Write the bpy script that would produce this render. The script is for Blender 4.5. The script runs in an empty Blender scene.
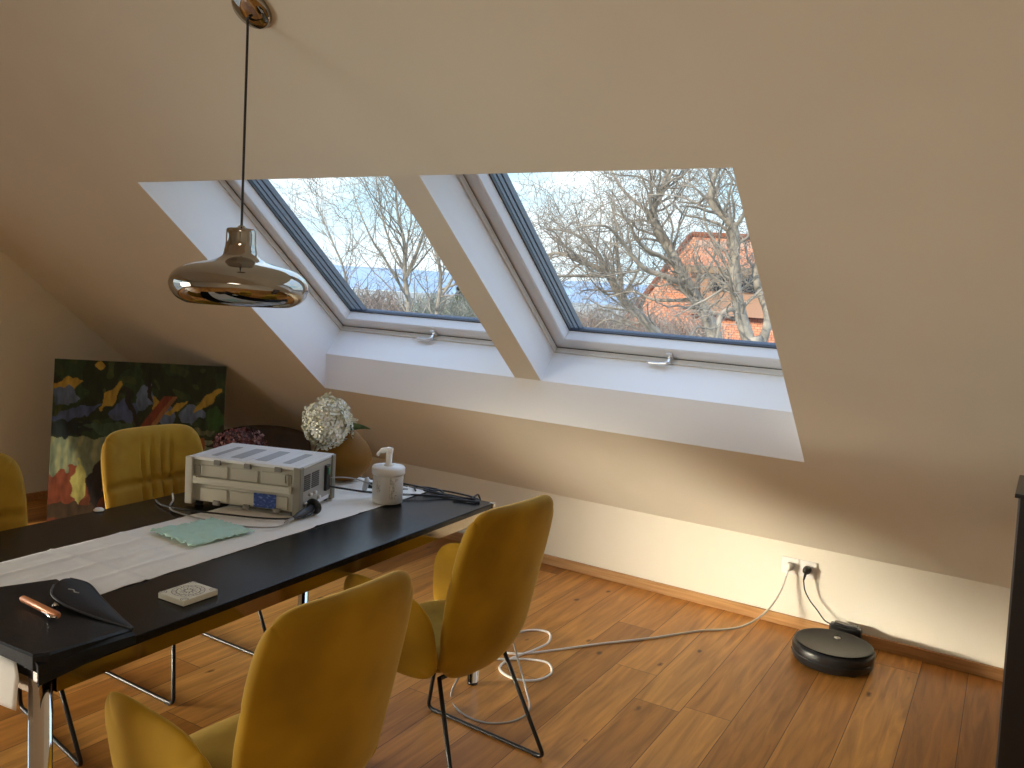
import bpy, bmesh, math, random
from mathutils import Vector, Matrix, noise
R = math.radians
D = bpy.data
COL = bpy.context.scene.collection
rnd = random.Random(7)

# ------------------------------------------------------------------ materials
def pbr(name, col, rough=.5, metal=0, sheen=0, spec=.5, coat=0, **kw):
    m = D.materials.new(name); m.use_nodes = True
    b = m.node_tree.nodes['Principled BSDF']
    b.inputs['Base Color'].default_value = (*col, 1)
    b.inputs['Roughness'].default_value = rough
    b.inputs['Metallic'].default_value = metal
    b.inputs['Specular IOR Level'].default_value = spec
    if sheen:
        b.inputs['Sheen Weight'].default_value = sheen
        b.inputs['Sheen Roughness'].default_value = .35
        b.inputs['Sheen Tint'].default_value = (*kw.get('tint', (1, .8, .4)), 1)
    b.inputs['Coat Weight'].default_value = coat
    b.inputs['Coat Roughness'].default_value = .1
    return m

def N(m, t, **kw):
    n = m.node_tree.nodes.new(t)
    for k, v in kw.items():
        if k in n.inputs: n.inputs[k].default_value = v
        else: setattr(n, k, v)
    return n

def noisy(m, c1, c2, scale=5, detail=4, stretch=(1, 1, 1), bump=0, bscale=None, lo=.35, hi=.65):
    nt = m.node_tree; b = nt.nodes['Principled BSDF']
    tc = N(m, 'ShaderNodeTexCoord'); mp = N(m, 'ShaderNodeMapping'); mp.inputs['Scale'].default_value = stretch
    nt.links.new(tc.outputs['Object'], mp.inputs['Vector'])
    no = N(m, 'ShaderNodeTexNoise'); no.inputs['Scale'].default_value = scale; no.inputs['Detail'].default_value = detail
    nt.links.new(mp.outputs['Vector'], no.inputs['Vector'])
    r = N(m, 'ShaderNodeValToRGB'); e = r.color_ramp.elements
    e[0].position = lo; e[0].color = (*c1, 1); e[1].position = hi; e[1].color = (*c2, 1)
    nt.links.new(no.outputs['Fac'], r.inputs['Fac']); nt.links.new(r.outputs['Color'], b.inputs['Base Color'])
    if bump:
        n2 = no
        if bscale:
            n2 = N(m, 'ShaderNodeTexNoise'); n2.inputs['Scale'].default_value = bscale; n2.inputs['Detail'].default_value = 3
            nt.links.new(mp.outputs['Vector'], n2.inputs['Vector'])
        bp = N(m, 'ShaderNodeBump'); bp.inputs['Strength'].default_value = bump; bp.inputs['Distance'].default_value = .01
        nt.links.new(n2.outputs['Fac'], bp.inputs['Height']); nt.links.new(bp.outputs['Normal'], b.inputs['Normal'])
    return m

WALL = noisy(pbr('plaster', (.8, .76, .68), .9, spec=.2), (.785, .76, .67), (.805, .78, .69), 3, 3, bump=.04, bscale=120)
KNEE = noisy(pbr('kneewall_paint', (.84, .8, .7), .85, spec=.2), (.83, .79, .69), (.85, .81, .72), 3, 3, bump=.03, bscale=120)
WHITE = pbr('white_lacquer', (.82, .84, .86), .35)
LINING = pbr('lining_paint', (.88, .885, .89), .6, spec=.3)
TRIMC = pbr('trim_strip_paint', (.7, .68, .64), .5)
BLACK = pbr('black_plastic', (.012, .012, .013), .35)
BLACKM = pbr('black_metal', (.01, .01, .011), .35, .3)
RUBBER = pbr('rubber_cable', (.015, .015, .017), .5)
CHROME = pbr('chrome', (.75, .73, .70), .08, 1)
SMOKE = pbr('smoked_chrome', (.38, .365, .34), .04, 1)
ALU = pbr('brushed_metal', (.78, .78, .78), .3, 1)
STEEL = pbr('polished_apron', (.33, .27, .2), .1, 1)
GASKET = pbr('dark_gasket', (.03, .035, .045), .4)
RAIL = pbr('grey_outer_cladding', (.10, .12, .15), .35, .3)
WCABLE = pbr('white_cable_sheath', (.75, .72, .66), .5)
GCABLE = pbr('grey_cable_sheath', (.35, .34, .32), .5)
WPLAST = pbr('white_plastic', (.85, .85, .83), .35)
LEATHER = noisy(pbr('black_leather', (.008, .009, .011), .45, spec=.25), (.006, .007, .010), (.010, .012, .016), 40, 4, bump=.15, bscale=300)
TABLE = noisy(pbr('black_table_lacquer', (.008, .008, .009), .2), (.006, .006, .007), (.014, .013, .013), 60, 4, (1, 8, 1), bump=.03)
TABLE.node_tree.nodes['Principled BSDF'].inputs['Specular IOR Level'].default_value = .13
TABLE.node_tree.nodes['Principled BSDF'].inputs['Roughness'].default_value = .22
SKIRT = noisy(pbr('oak_skirting', (.45, .24, .09), .5), (.40, .20, .07), (.52, .29, .12), 4, 4, (1, 20, 20))
CABINET = pbr('dark_cabinet', (.012, .014, .018), .3)
CABEDGE = pbr('cabinet_edge_band', (.12, .12, .13), .4)
BARK = noisy(pbr('bark', (.2, .16, .12), .9), (.22, .19, .15), (.42, .36, .28), 6, 4)
TWIG = noisy(pbr('twig_bark', (.2, .16, .12), .9), (.22, .19, .155), (.38, .335, .27), 3, 3)
SCRUB = noisy(pbr('scrub_twigs', (.3, .22, .17), .95), (.20, .15, .11), (.40, .30, .23), 2, 3)
PINE = noisy(pbr('pine_needles', (.03, .05, .02), .9), (.035, .05, .02), (.10, .11, .05), 4, 3)
LAND = noisy(pbr('hazed_land', (.25, .24, .2), .95), (.20, .21, .19), (.34, .32, .28), .05, 6)  # grey of distance haze mixed into the land colour
HILLM = noisy(pbr('hazy_hill', (.22, .33, .47), 1), (.20, .30, .43), (.30, .40, .52), .004, 5)  # blue distance haze painted into the hill colour

def velvet():
    m = pbr('mustard_velvet', (.36, .2, .015), .75, sheen=.7, spec=.25, tint=(1, .72, .25))
    noisy(m, (.27, .145, .010), (.42, .25, .020), 7, 3, bump=.12, bscale=18, lo=.3, hi=.7)
    return m
VELVET = velvet()
VELBACK = noisy(pbr('mustard_velvet_back', (.30, .15, .01), .8, sheen=.6, spec=.2, tint=(1, .75, .25)), (.29, .155, .006), (.42, .235, .010), 5, 2, bump=.06, bscale=12)
BROWN = noisy(pbr('dark_brown_fabric', (.03, .018, .01), .8), (.022, .014, .009), (.045, .026, .014), 8)

def runner_mat():
    m = pbr('white_linen', (.8, .78, .72), .85, spec=.2)
    nt = m.node_tree; b = nt.nodes['Principled BSDF']
    tc = N(m, 'ShaderNodeTexCoord'); w = N(m, 'ShaderNodeTexNoise'); w.inputs['Scale'].default_value = 9; w.inputs['Detail'].default_value = 5
    nt.links.new(tc.outputs['Object'], w.inputs['Vector'])
    bp = N(m, 'ShaderNodeBump'); bp.inputs['Strength'].default_value = .25; bp.inputs['Distance'].default_value = .02
    nt.links.new(w.outputs['Fac'], bp.inputs['Height']); nt.links.new(bp.outputs['Normal'], b.inputs['Normal'])
    return m
LINEN = runner_mat()
LINEN.node_tree.nodes['Principled BSDF'].inputs['Base Color'].default_value = (.88, .865, .82, 1)

def floor_mat():
    m = pbr('oak_planks', (.5, .25, .09), .38, spec=.4); nt = m.node_tree; L = nt.links.new
    b = nt.nodes['Principled BSDF']
    tc = N(m, 'ShaderNodeTexCoord'); mp = N(m, 'ShaderNodeMapping')
    mp.inputs['Rotation'].default_value = (0, 0, R(90 - 1.8)); mp.inputs['Location'].default_value = (.31, .02, 0)
    L(tc.outputs['Object'], mp.inputs['Vector'])
    br = N(m, 'ShaderNodeTexBrick'); br.offset = 0; br.offset_frequency = 1
    br.inputs['Scale'].default_value = 1; br.inputs['Brick Width'].default_value = 1.9; br.inputs['Row Height'].default_value = .195
    br.inputs['Mortar Size'].default_value = .0016; br.inputs['Mortar Smooth'].default_value = .2; br.inputs['Bias'].default_value = 0
    br.inputs['Color1'].default_value = (0, 0, 0, 1); br.inputs['Color2'].default_value = (1, 1, 1, 1); br.inputs['Mortar'].default_value = (.5, .5, .5, 1)
    sx = N(m, 'ShaderNodeSeparateXYZ'); L(mp.outputs['Vector'], sx.inputs[0])
    rw = N(m, 'ShaderNodeMath', operation='DIVIDE'); rw.inputs[1].default_value = .195; L(sx.outputs['Y'], rw.inputs[0])
    fl = N(m, 'ShaderNodeMath', operation='FLOOR'); L(rw.outputs[0], fl.inputs[0])
    wn = N(m, 'ShaderNodeTexWhiteNoise', noise_dimensions='1D'); L(fl.outputs[0], wn.inputs['W'])
    ox = N(m, 'ShaderNodeMath', operation='MULTIPLY_ADD'); ox.inputs[1].default_value = 1.9; L(wn.outputs['Value'], ox.inputs[0]); L(sx.outputs['X'], ox.inputs[2])
    cx = N(m, 'ShaderNodeCombineXYZ'); L(ox.outputs[0], cx.inputs[0]); L(sx.outputs['Y'], cx.inputs[1])
    L(cx.outputs[0], br.inputs['Vector'])
    rp = N(m, 'ShaderNodeValToRGB'); e = rp.color_ramp.elements
    e[0].position = 0; e[0].color = (.40, .17, .036, 1); e[1].position = 1; e[1].color = (.74, .38, .10, 1)
    e2 = rp.color_ramp.elements.new(.5); e2.color = (.58, .265, .06, 1)
    L(br.outputs['Color'], rp.inputs['Fac'])
    # grain
    mg = N(m, 'ShaderNodeMapping'); mg.inputs['Scale'].default_value = (.8, 9, 1); L(mp.outputs['Vector'], mg.inputs['Vector'])
    add = N(m, 'ShaderNodeVectorMath', operation='MULTIPLY_ADD'); L(br.outputs['Color'], add.inputs[0]); add.inputs[1].default_value = (7, 13, 3); L(mg.outputs['Vector'], add.inputs[2])
    g = N(m, 'ShaderNodeTexNoise'); g.inputs['Scale'].default_value = 3; g.inputs['Detail'].default_value = 8; g.inputs['Distortion'].default_value = .8
    L(add.outputs[0], g.inputs['Vector'])
    gr = N(m, 'ShaderNodeValToRGB'); ge = gr.color_ramp.elements; ge[0].position = .3; ge[0].color = (.55, .50, .43, 1); ge[1].position = .68; ge[1].color = (1.12, 1.1, 1.06, 1)
    L(g.outputs['Fac'], gr.inputs['Fac'])
    mx = N(m, 'ShaderNodeMix', data_type='RGBA', blend_type='MULTIPLY'); mx.inputs[0].default_value = .85
    L(rp.outputs['Color'], mx.inputs[6]); L(gr.outputs['Color'], mx.inputs[7])
    # knots
    mk = N(m, 'ShaderNodeMapping'); mk.inputs['Scale'].default_value = (1, 2.3, 1); L(mp.outputs['Vector'], mk.inputs['Vector'])
    vo = N(m, 'ShaderNodeTexVoronoi'); vo.inputs['Scale'].default_value = 2.9; L(mk.outputs['Vector'], vo.inputs['Vector'])
    kn = N(m, 'ShaderNodeTexNoise'); kn.inputs['Scale'].default_value = 22; L(mp.outputs['Vector'], kn.inputs['Vector'])
    ks = N(m, 'ShaderNodeMath', operation='MULTIPLY_ADD'); L(kn.outputs['Fac'], ks.inputs[0]); ks.inputs[1].default_value = .15; L(vo.outputs['Distance'], ks.inputs[2])
    kr = N(m, 'ShaderNodeValToRGB'); ke = kr.color_ramp.elements; ke[0].position = .105; ke[0].color = (.16, .12, .09, 1); ke[1].position = .165; ke[1].color = (1, 1, 1, 1)
    L(ks.outputs[0], kr.inputs['Fac'])
    m2 = N(m, 'ShaderNodeMix', data_type='RGBA', blend_type='MULTIPLY'); m2.inputs[0].default_value = .9
    L(mx.outputs[2], m2.inputs[6]); L(kr.outputs['Color'], m2.inputs[7])
    m3 = N(m, 'ShaderNodeMix', data_type='RGBA'); L(br.outputs['Fac'], m3.inputs[0]); L(m2.outputs[2], m3.inputs[6]); m3.inputs[7].default_value = (.10, .045, .015, 1)
    L(m3.outputs[2], b.inputs['Base Color'])
    bp = N(m, 'ShaderNodeBump'); bp.inputs['Strength'].default_value = .25; bp.inputs['Distance'].default_value = .003; bp.invert = True
    L(br.outputs['Fac'], bp.inputs['Height']); L(bp.outputs['Normal'], b.inputs['Normal'])
    return m
OAK = floor_mat()

def glass_mat():
    m = D.materials.new('window_glass'); m.use_nodes = True; nt = m.node_tree
    nt.nodes.remove(nt.nodes['Principled BSDF']); out = nt.nodes['Material Output']
    t = N(m, 'ShaderNodeBsdfTransparent'); t.inputs['Color'].default_value = (.96, .985, .98, 1)
    g = N(m, 'ShaderNodeBsdfGlossy'); g.inputs['Roughness'].default_value = .01
    lw = N(m, 'ShaderNodeLayerWeight'); p5 = N(m, 'ShaderNodeMath', operation='POWER'); p5.inputs[1].default_value = 4; f = N(m, 'ShaderNodeMath', operation='MULTIPLY_ADD'); f.inputs[1].default_value = .8; f.inputs[2].default_value = .04
    nt.links.new(lw.outputs['Facing'], p5.inputs[0]); nt.links.new(p5.outputs[0], f.inputs[0])
    mx = N(m, 'ShaderNodeMixShader'); L = nt.links.new
    L(f.outputs[0], mx.inputs[0]); L(t.outputs[0], mx.inputs[1]); L(g.outputs[0], mx.inputs[2]); L(mx.outputs[0], out.inputs['Surface'])
    return m
GLASS = glass_mat()

def vcol_mat(name, rough=.6, spec=.3):
    m = pbr(name, (1, 1, 1), rough, spec=spec); a = N(m, 'ShaderNodeVertexColor'); a.layer_name = 'Col'
    m.node_tree.links.new(a.outputs['Color'], m.node_tree.nodes['Principled BSDF'].inputs['Base Color']); return m

# ------------------------------------------------------------------ mesh helpers
def link(name, me, mat, parent=None, loc=None, smooth=False):
    for i in range(0): pass
    if mat is not None:
        for mm in (mat if isinstance(mat, (list, tuple)) else [mat]): me.materials.append(mm)
    o = D.objects.new(name, me); COL.objects.link(o)
    if parent: o.parent = parent
    if loc: o.location = loc
    if smooth:
        for p in me.polygons: p.use_smooth = True
    return o

def thing(name, label, cat, loc=(0, 0, 0), rz=0, group=None):
    o = D.objects.new(name, None); COL.objects.link(o); o.empty_display_size = .1
    o.location = loc; o.rotation_euler = (0, 0, rz); o['label'] = label; o['category'] = cat
    if group: o['group'] = group
    return o

def tag(o, label, cat, group=None, kind=None):
    o['label'] = label; o['category'] = cat
    if group: o['group'] = group
    if kind: o['kind'] = kind
    return o

def structure(o): o['kind'] = 'structure'; return o

class MB:
    def __init__(s): s.bm = bmesh.new()
    def box(s, c, d, rot=None, bev=0, mi=0):
        r = bmesh.ops.create_cube(s.bm, size=1); vs = r['verts']
        for v in vs: v.co = Vector((v.co.x * d[0], v.co.y * d[1], v.co.z * d[2]))
        if bev:
            es = list({e for v in vs for e in v.link_edges})
            rr = bmesh.ops.bevel(s.bm, geom=es, offset=bev, segments=3, affect='EDGES', profile=.5)
            vs = list({v for f in rr['faces'] for v in f.verts} | {v for v in vs if v.is_valid})
        M = Matrix.Translation(c) @ (rot.to_4x4() if rot is not None else Matrix())
        for v in vs: v.co = M @ v.co
        for f in {f for v in vs for f in v.link_faces}: f.material_index = mi
        return s
    def tube(s, pts, r, n=10, caps=True, mi=0):
        pts = [Vector(p) for p in pts]; rings = []
        rs = r if isinstance(r, (list, tuple)) else [r] * len(pts)
        up = None
        for i, p in enumerate(pts):
            a = pts[max(i - 1, 0)]; b = pts[min(i + 1, len(pts) - 1)]
            t = (b - a).normalized()
            if up is None:
                up = t.orthogonal().normalized()
            up = (up - t * up.dot(t))
            up = up.normalized() if up.length > 1e-6 else t.orthogonal().normalized()
            w = t.cross(up)
            rings.append([s.bm.verts.new(p + (up * math.cos(2 * math.pi * k / n) + w * math.sin(2 * math.pi * k / n)) * rs[i]) for k in range(n)])
        for a, b in zip(rings, rings[1:]):
            for k in range(n):
                f = s.bm.faces.new((a[k], a[(k + 1) % n], b[(k + 1) % n], b[k])); f.smooth = True; f.material_index = mi
        if caps:
            s.bm.faces.new(rings[0][::-1]).material_index = mi; s.bm.faces.new(rings[-1]).material_index = mi
        return s
    def lathe(s, prof, c=(0, 0, 0), n=40, M=None, mi=0, smooth=True):
        c = Vector(c); M = M or Matrix(); rings = []
        for r, z in prof:
            if r < 1e-5: rings.append([s.bm.verts.new(c + M @ Vector((0, 0, z)))])
            else: rings.append([s.bm.verts.new(c + M @ Vector((r * math.cos(2 * math.pi * k / n), r * math.sin(2 * math.pi * k / n), z))) for k in range(n)])
        for a, b in zip(rings, rings[1:]):
            for k in range(n):
                k2 = (k + 1) % n
                if len(a) == 1 and len(b) == 1: continue
                if len(a) == 1: f = s.bm.faces.new((a[0], b[k2], b[k]))
                elif len(b) == 1: f = s.bm.faces.new((a[k], a[k2], b[0]))
                else: f = s.bm.faces.new((a[k], a[k2], b[k2], b[k]))
                f.smooth = smooth; f.material_index = mi
        return s
    def poly(s, pts, mi=0):
        f = s.bm.faces.new([s.bm.verts.new(Vector(p)) for p in pts]); f.material_index = mi; return s
    def prism(s, pts, vec, mi=0):
        vec = Vector(vec); a = [s.bm.verts.new(Vector(p)) for p in pts]; b = [s.bm.verts.new(Vector(p) + vec) for p in pts]
        n = len(a)
        s.bm.faces.new(a[::-1]).material_index = mi; s.bm.faces.new(b).material_index = mi
        for k in range(n): s.bm.faces.new((a[k], a[(k + 1) % n], b[(k + 1) % n], b[k])).material_index = mi
        return s
    def build(s, name, mat, parent=None, loc=None, fix=True, sm=False):
        if fix: bmesh.ops.recalc_face_normals(s.bm, faces=s.bm.faces[:])
        me = D.meshes.new(name); s.bm.to_mesh(me); s.bm.free()
        return link(name, me, mat, parent, loc, sm)

def spline(pts, n=8):
    P = [Vector(p) for p in pts]; out = []
    for i in range(len(P) - 1):
        p0 = P[max(i - 1, 0)]; p1 = P[i]; p2 = P[i + 1]; p3 = P[min(i + 2, len(P) - 1)]
        for k in range(n):
            t = k / n
            out.append(.5 * ((2 * p1) + (p2 - p0) * t + (2 * p0 - 5 * p1 + 4 * p2 - p3) * t * t + (3 * p1 - p0 - 3 * p2 + p3) * t ** 3))
    out.append(P[-1]); return out

def rounded(pts, r, n=5):
    """polyline with its inner corners rounded"""
    P = [Vector(p) for p in pts]; out = [P[0]]
    for i in range(1, len(P) - 1):
        a = (P[i - 1] - P[i]); b = (P[i + 1] - P[i]); rr = min(r, a.length * .45, b.length * .45)
        a = P[i] + a.normalized() * rr; b = P[i] + b.normalized() * rr
        for k in range(n + 1):
            t = k / n; out.append((1 - t) ** 2 * a + 2 * t * (1 - t) * P[i] + t * t * b)
    out.append(P[-1]); return out

def squircle(s, t, c):
    return s * math.sqrt(1 - c * t * t / 2), t * math.sqrt(1 - c * s * s / 2)

def rrect(s, t, n):
    rho = max(abs(s), abs(t))
    if rho < 1e-6: return s, t
    k = rho / (abs(s) ** n + abs(t) ** n) ** (1 / n); return s * k, t * k

def pad(mb, fn, th, ns=28, nt=28, e=6, extra=None):
    """padded panel: fn(s,t) middle surface on [-1,1]^2, thickness th swelling away from a rounded rim"""
    S = [math.sin(math.pi / 2 * (2 * i / ns - 1)) for i in range(ns + 1)]
    T = [math.sin(math.pi / 2 * (2 * i / nt - 1)) for i in range(nt + 1)]
    h = 1e-3; A = {}; B = {}; bm = mb.bm
    for i, s in enumerate(S):
        for j, t in enumerate(T):
            p = Vector(fn(s, t))
            s1 = max(min(s, .97), -.97); t1 = max(min(t, .97), -.97)
            du = Vector(fn(s1 + h, t1)) - Vector(fn(s1 - h, t1)); dv = Vector(fn(s1, t1 + h)) - Vector(fn(s1, t1 - h))
            n = du.cross(dv).normalized()
            k = math.sqrt(max(0, 1 - abs(s) ** e)) * math.sqrt(max(0, 1 - abs(t) ** e))
            off = th * .5 * k
            ex = extra(s, t) if extra else 0
            if i in (0, ns) or j in (0, nt):
                v = bm.verts.new(p); A[i, j] = v; B[i, j] = v
            else:
                A[i, j] = bm.verts.new(p + n * (off + ex * k)); B[i, j] = bm.verts.new(p - n * off)
    for i in range(ns):
        for j in range(nt):
            f = bm.faces.new((A[i, j], A[i + 1, j], A[i + 1, j + 1], A[i, j + 1])); f.smooth = True; f.material_index = 0
            f = bm.faces.new((B[i, j], B[i, j + 1], B[i + 1, j + 1], B[i + 1, j])); f.smooth = True; f.material_index = 1
    return mb

def copy_tree(o, parent=None):
    c = o.copy(); COL.objects.link(c); c.parent = parent
    for ch in list(o.children): copy_tree(ch, c)
    return c

# ------------------------------------------------------------------ room
KY, KZ = 4.435, .435
SA = R(39.33); cs, sn = math.cos(SA), math.sin(SA)
def sl(x, al, dep=0):                      # point on / above the sloped ceiling: along the slope, depth outwards
    return Vector((x, KY - cs * al + sn * dep, KZ + sn * al + cs * dep))
XL, XR, YB, ZC = -5.78, 2.6, -3.6, 3.0
AC = (ZC - KZ) / sn                        # slope meets the flat ceiling here
OX0, OX1, OA0, OA1 = -3.72, -.847, .856, 2.518
DX0, DX1 = -2.354, -2.195
m = MB(); m.poly([(XL, YB, 0), (XR, YB, 0), (XR, KY, 0), (XL, KY, 0)]); structure(m.build('floor', OAK))
m = MB(); m.poly([(XL, KY, 0), (XR, KY, 0), (XR, KY, KZ), (XL, KY, KZ)]); structure(m.build('wall_front', KNEE))
m = MB()
m.poly([sl(XL, 0), sl(XR, 0), sl(XR, OA0), sl(XL, OA0)]); m.poly([sl(XL, OA1), sl(XR, OA1), sl(XR, AC), sl(XL, AC)])
m.poly([sl(XL, OA0), sl(OX0, OA0), sl(OX0, OA1), sl(XL, OA1)]); m.poly([sl(OX1, OA0), sl(XR, OA0), sl(XR, OA1), sl(OX1, OA1)])
yc = sl(0, AC).y
m.poly([(XL, yc, ZC), (XR, yc, ZC), (XR, YB, ZC), (XL, YB, ZC)])
bmesh.ops.remove_doubles(m.bm, verts=m.bm.verts[:], dist=.001)
structure(m.build('ceiling', WALL))
# lining of the roof window recess
DB = .162; DT = .40; ab = .99
m = MB()
m.poly([sl(OX0, OA0), sl(OX1, OA0), sl(OX1, ab, DB), sl(OX0, ab, DB)])
m.poly([sl(OX0, ab, DB), sl(OX1, ab, DB), sl(OX1, ab, DT), sl(OX0, ab, DT)])
m.poly([sl(OX0, OA1), sl(OX1, OA1), sl(OX1, OA1, DT), sl(OX0, OA1, DT)])
for x in (OX0, OX1): m.poly([sl(x, OA0), sl(x, ab, DB), sl(x, ab, DT), sl(x, OA1, DT), sl(x, OA1)])
structure(m.build('trim_1', LINING))
m = MB(); m.prism([sl(DX0, ab, DB), sl(DX1, ab, DB), sl(DX1, ab, .5), sl(DX0, ab, .5)], sl(0, OA1) - sl(0, ab))
m.bm.faces.ensure_lookup_table(); m.bm.faces[2].material_index = 1
structure(m.build('trim_2', [LINING, WALL]))
# roof skin outside so that no light leaks round the linings
m = MB()
for (x0, x1, a0, a1) in ((XL, OX0, 0, 4.5), (OX1, XR, 0, 4.5), (OX0, OX1, 0, ab), (OX0, OX1, OA1, 4.5)):
    m.poly([sl(x0, a0, DT), sl(x1, a0, DT), sl(x1, a1, DT), sl(x0, a1, DT)])
structure(m.build('roof_skin', RAIL))

# left wall with its glazed opening further back in the room (left of the photographed part)
LW0, LW1, LZ0, LZ1 = -2.4, 1.25, .1, 2.1
def yz(z): return KY - (z - KZ) / math.tan(SA)
m = MB()
m.poly([(XL, YB, 0), (XL, LW0, 0), (XL, LW0, ZC), (XL, YB, ZC)])
m.poly([(XL, LW0, 0), (XL, LW1, 0), (XL, LW1, LZ0), (XL, LW0, LZ0)])
m.poly([(XL, LW0, LZ1), (XL, LW1, LZ1), (XL, LW1, ZC), (XL, LW0, ZC)])
m.poly([(XL, LW1, 0), (XL, KY, 0), (XL, KY, KZ), (XL, yc, ZC), (XL, LW1, ZC)])
structure(m.build('wall_left', WALL))
m = MB()
for y in (LW0, (LW0 + LW1) / 2, LW1): m.box((XL, y, (LZ0 + LZ1) / 2), (.08, .08, LZ1 - LZ0))
for z in (LZ0, LZ1): m.box((XL, (LW0 + LW1) / 2, z), (.08, LW1 - LW0, .08))
w3 = structure(m.build('window_3', WHITE))
m = MB(); m.poly([(XL, LW0, LZ0), (XL, LW1, LZ0), (XL, LW1, LZ1), (XL, LW0, LZ1)]); m.build('glass_pane', GLASS, w3)
m = MB(); m.poly([(XL, YB, 0), (XR, YB, 0), (XR, YB, ZC), (XL, YB, ZC)]); structure(m.build('wall_back', WALL))
m = MB(); m.poly([(XR, YB, 0), (XR, KY, 0), (XR, KY, KZ), (XR, yc, ZC), (XR, YB, ZC)]); structure(m.build('wall_right', WALL))
m = MB(); m.box(((XL + XR) / 2, KY - .009, .029), (XR - XL, .018, .058), bev=.003); structure(m.build('baseboard_front', SKIRT))
m = MB(); m.box((XL + .009, (LW1 + KY) / 2, .029), (.018, KY - LW1 - .02, .058), bev=.003); structure(m.build('baseboard_left', SKIRT))

# ------------------------------------------------------------------ roof windows
def ring(m, x0, x1, a0, a1, prof, mi=0):
    """closed frame; prof = list of (inset, depth)"""
    cols = []
    for ins, d in prof:
        cols.append([m.bm.verts.new(sl(*q, d)) for q in ((x0 + ins, a0 + ins), (x1 - ins, a0 + ins), (x1 - ins, a1 - ins), (x0 + ins, a1 - ins))])
    k = len(cols)
    for i in range(k):
        A = cols[i]; B = cols[(i + 1) % k]
        for j in range(4): m.bm.faces.new((A[j], A[(j + 1) % 4], B[(j + 1) % 4], B[j])).material_index = mi
    return m
def sbox(m, x, al, dep, dx, da, dd, bev=0, mi=0):
    rot = Matrix(((1, 0, 0), (0, -cs, sn), (0, sn, cs))).to_3x3()
    m.box(sl(x, al, dep), (dx, da, dd), rot, bev, mi); return m
for i, (x0, x1, hx) in enumerate(((OX0, DX0, -2.985), (DX1, OX1, -1.545))):
    a0, a1 = ab, OA1
    w = ring(MB(), x0, x1, a0, a1, [(0, .346), (.012, .346), (.012, .372), (0, .372)])
    win = structure(w.build('window_%d' % (i + 1), TRIMC))
    ring(MB(), x0, x1, a0, a1, [(.004, .379), (.072, .379), (.078, .384), (.088, .430), (.088, .45), (.004, .45)]).build('sash', WHITE, win)
    ring(MB(), x0, x1, a0, a1, [(0, .3722), (.0095, .3722), (.0095, .3788), (0, .3788)]).build('seam_shadow', GASKET, win)  # dark ring imitating the shadow in the trim gap, in gasket colour
    ring(MB(), x0, x1, a0, a1, [(.086, .432), (.096, .432), (.096, .445), (.086, .445)]).build('gasket', GASKET, win)
    ring(MB(), x0, x1, a0 - .10, a1, [(.060, .452), (.092, .452), (.092, .468), (.086, .470), (.086, .474), (.094, .476), (.094, .496), (.086, .498), (.086, .502), (.096, .505), (.096, .535), (.03, .535)]).build('outer_frame', RAIL, win)
    m = MB(); m.poly([sl(x0 + .08, a0 + .08, .442), sl(x1 - .08, a0 + .08, .442), sl(x1 - .08, a1 - .08, .442), sl(x0 + .08, a1 - .08, .442)]); m.build('glass_pane', GLASS, win)
    hm = MB(); sbox(hm, hx, a0 + .035, .372, .030, .045, .014, .004); sbox(hm, hx, a0 + .030, .350, .016, .016, .04, .005)
    hm.tube(spline([sl(hx, a0 + .03, .334), sl(hx - .04, a0 + .022, .330), sl(hx - .11, a0 + .018, .334)], 6), [.011] * 4 + [.010] * 6 + [.008] * 3, 10)
    hm.build('handle', ALU, win)

# ------------------------------------------------------------------ table
TZ = .77; TT = .022
TR = R(4.0)                                 # the table stands slightly skewed to the wall
TL = 1.93; TW = 1.0
tab = thing('dining_table', 'long black dining table with chrome legs and a polished rail under the top', 'table', (-1.845, 2.862, 0), TR)
# local axes: x away from near long edge is negative, y towards the camera end is negative
def tb(x, y, z): return Vector((-x, -y, z))
m = MB(); m.box((-TW / 2, -TL / 2, TZ - TT / 2), (TW, TL, TT), bev=.003); m.build('tabletop', TABLE, tab)
m = MB(); ap = .045; az_ = TZ - TT - ap / 2 - .001
m.box((-.022, -TL / 2, az_), (.012, TL - .10, ap)); m.build('apron', STEEL, tab)
m = MB(); m.box((-TW + .022, -TL / 2, az_), (.012, TL - .10, ap)); m.build('apron', STEEL, tab)
for y in (-.022, -TL + .022):
    m = MB(); m.box((-TW / 2, y, az_), (TW - .10, .012, ap)); m.build('apron', STEEL, tab)
for (x, y) in ((-.034, -.030), (-TW + .034, -.030), (-.040, -TL + .030), (-TW + .034, -TL + .030)):
    m = MB(); m.lathe([(0, TZ - TT - .001), (.024, TZ - TT - .001), (.024, .012), (.024, .012), (.024, .012), (0, .012)], (x, y, 0), 28)
    lg = m.build('leg', CHROME, tab)
    m = MB(); m.lathe([(0, .012), (.021, .012), (.021, 0), (0, 0)], (x, y, 0), 24); m.build('foot', BLACK, lg)
for (x, y) in ((-.006, -.006), (-.006, -TL + .006), (-TW + .006, -TL + .006), (-TW + .006, -.006)):
    m = MB(); m.box((x, y, TZ - TT / 2), (.02, .02, TT + .003), bev=.003); m.build('corner_cap', CHROME, tab)

def on_table(x, y):                         # world xy -> table-local
    v = Matrix.Rotation(-TR, 3, 'Z') @ Vector((x + 1.845, y - 2.862, 0)); return v.x, v.y

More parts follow.
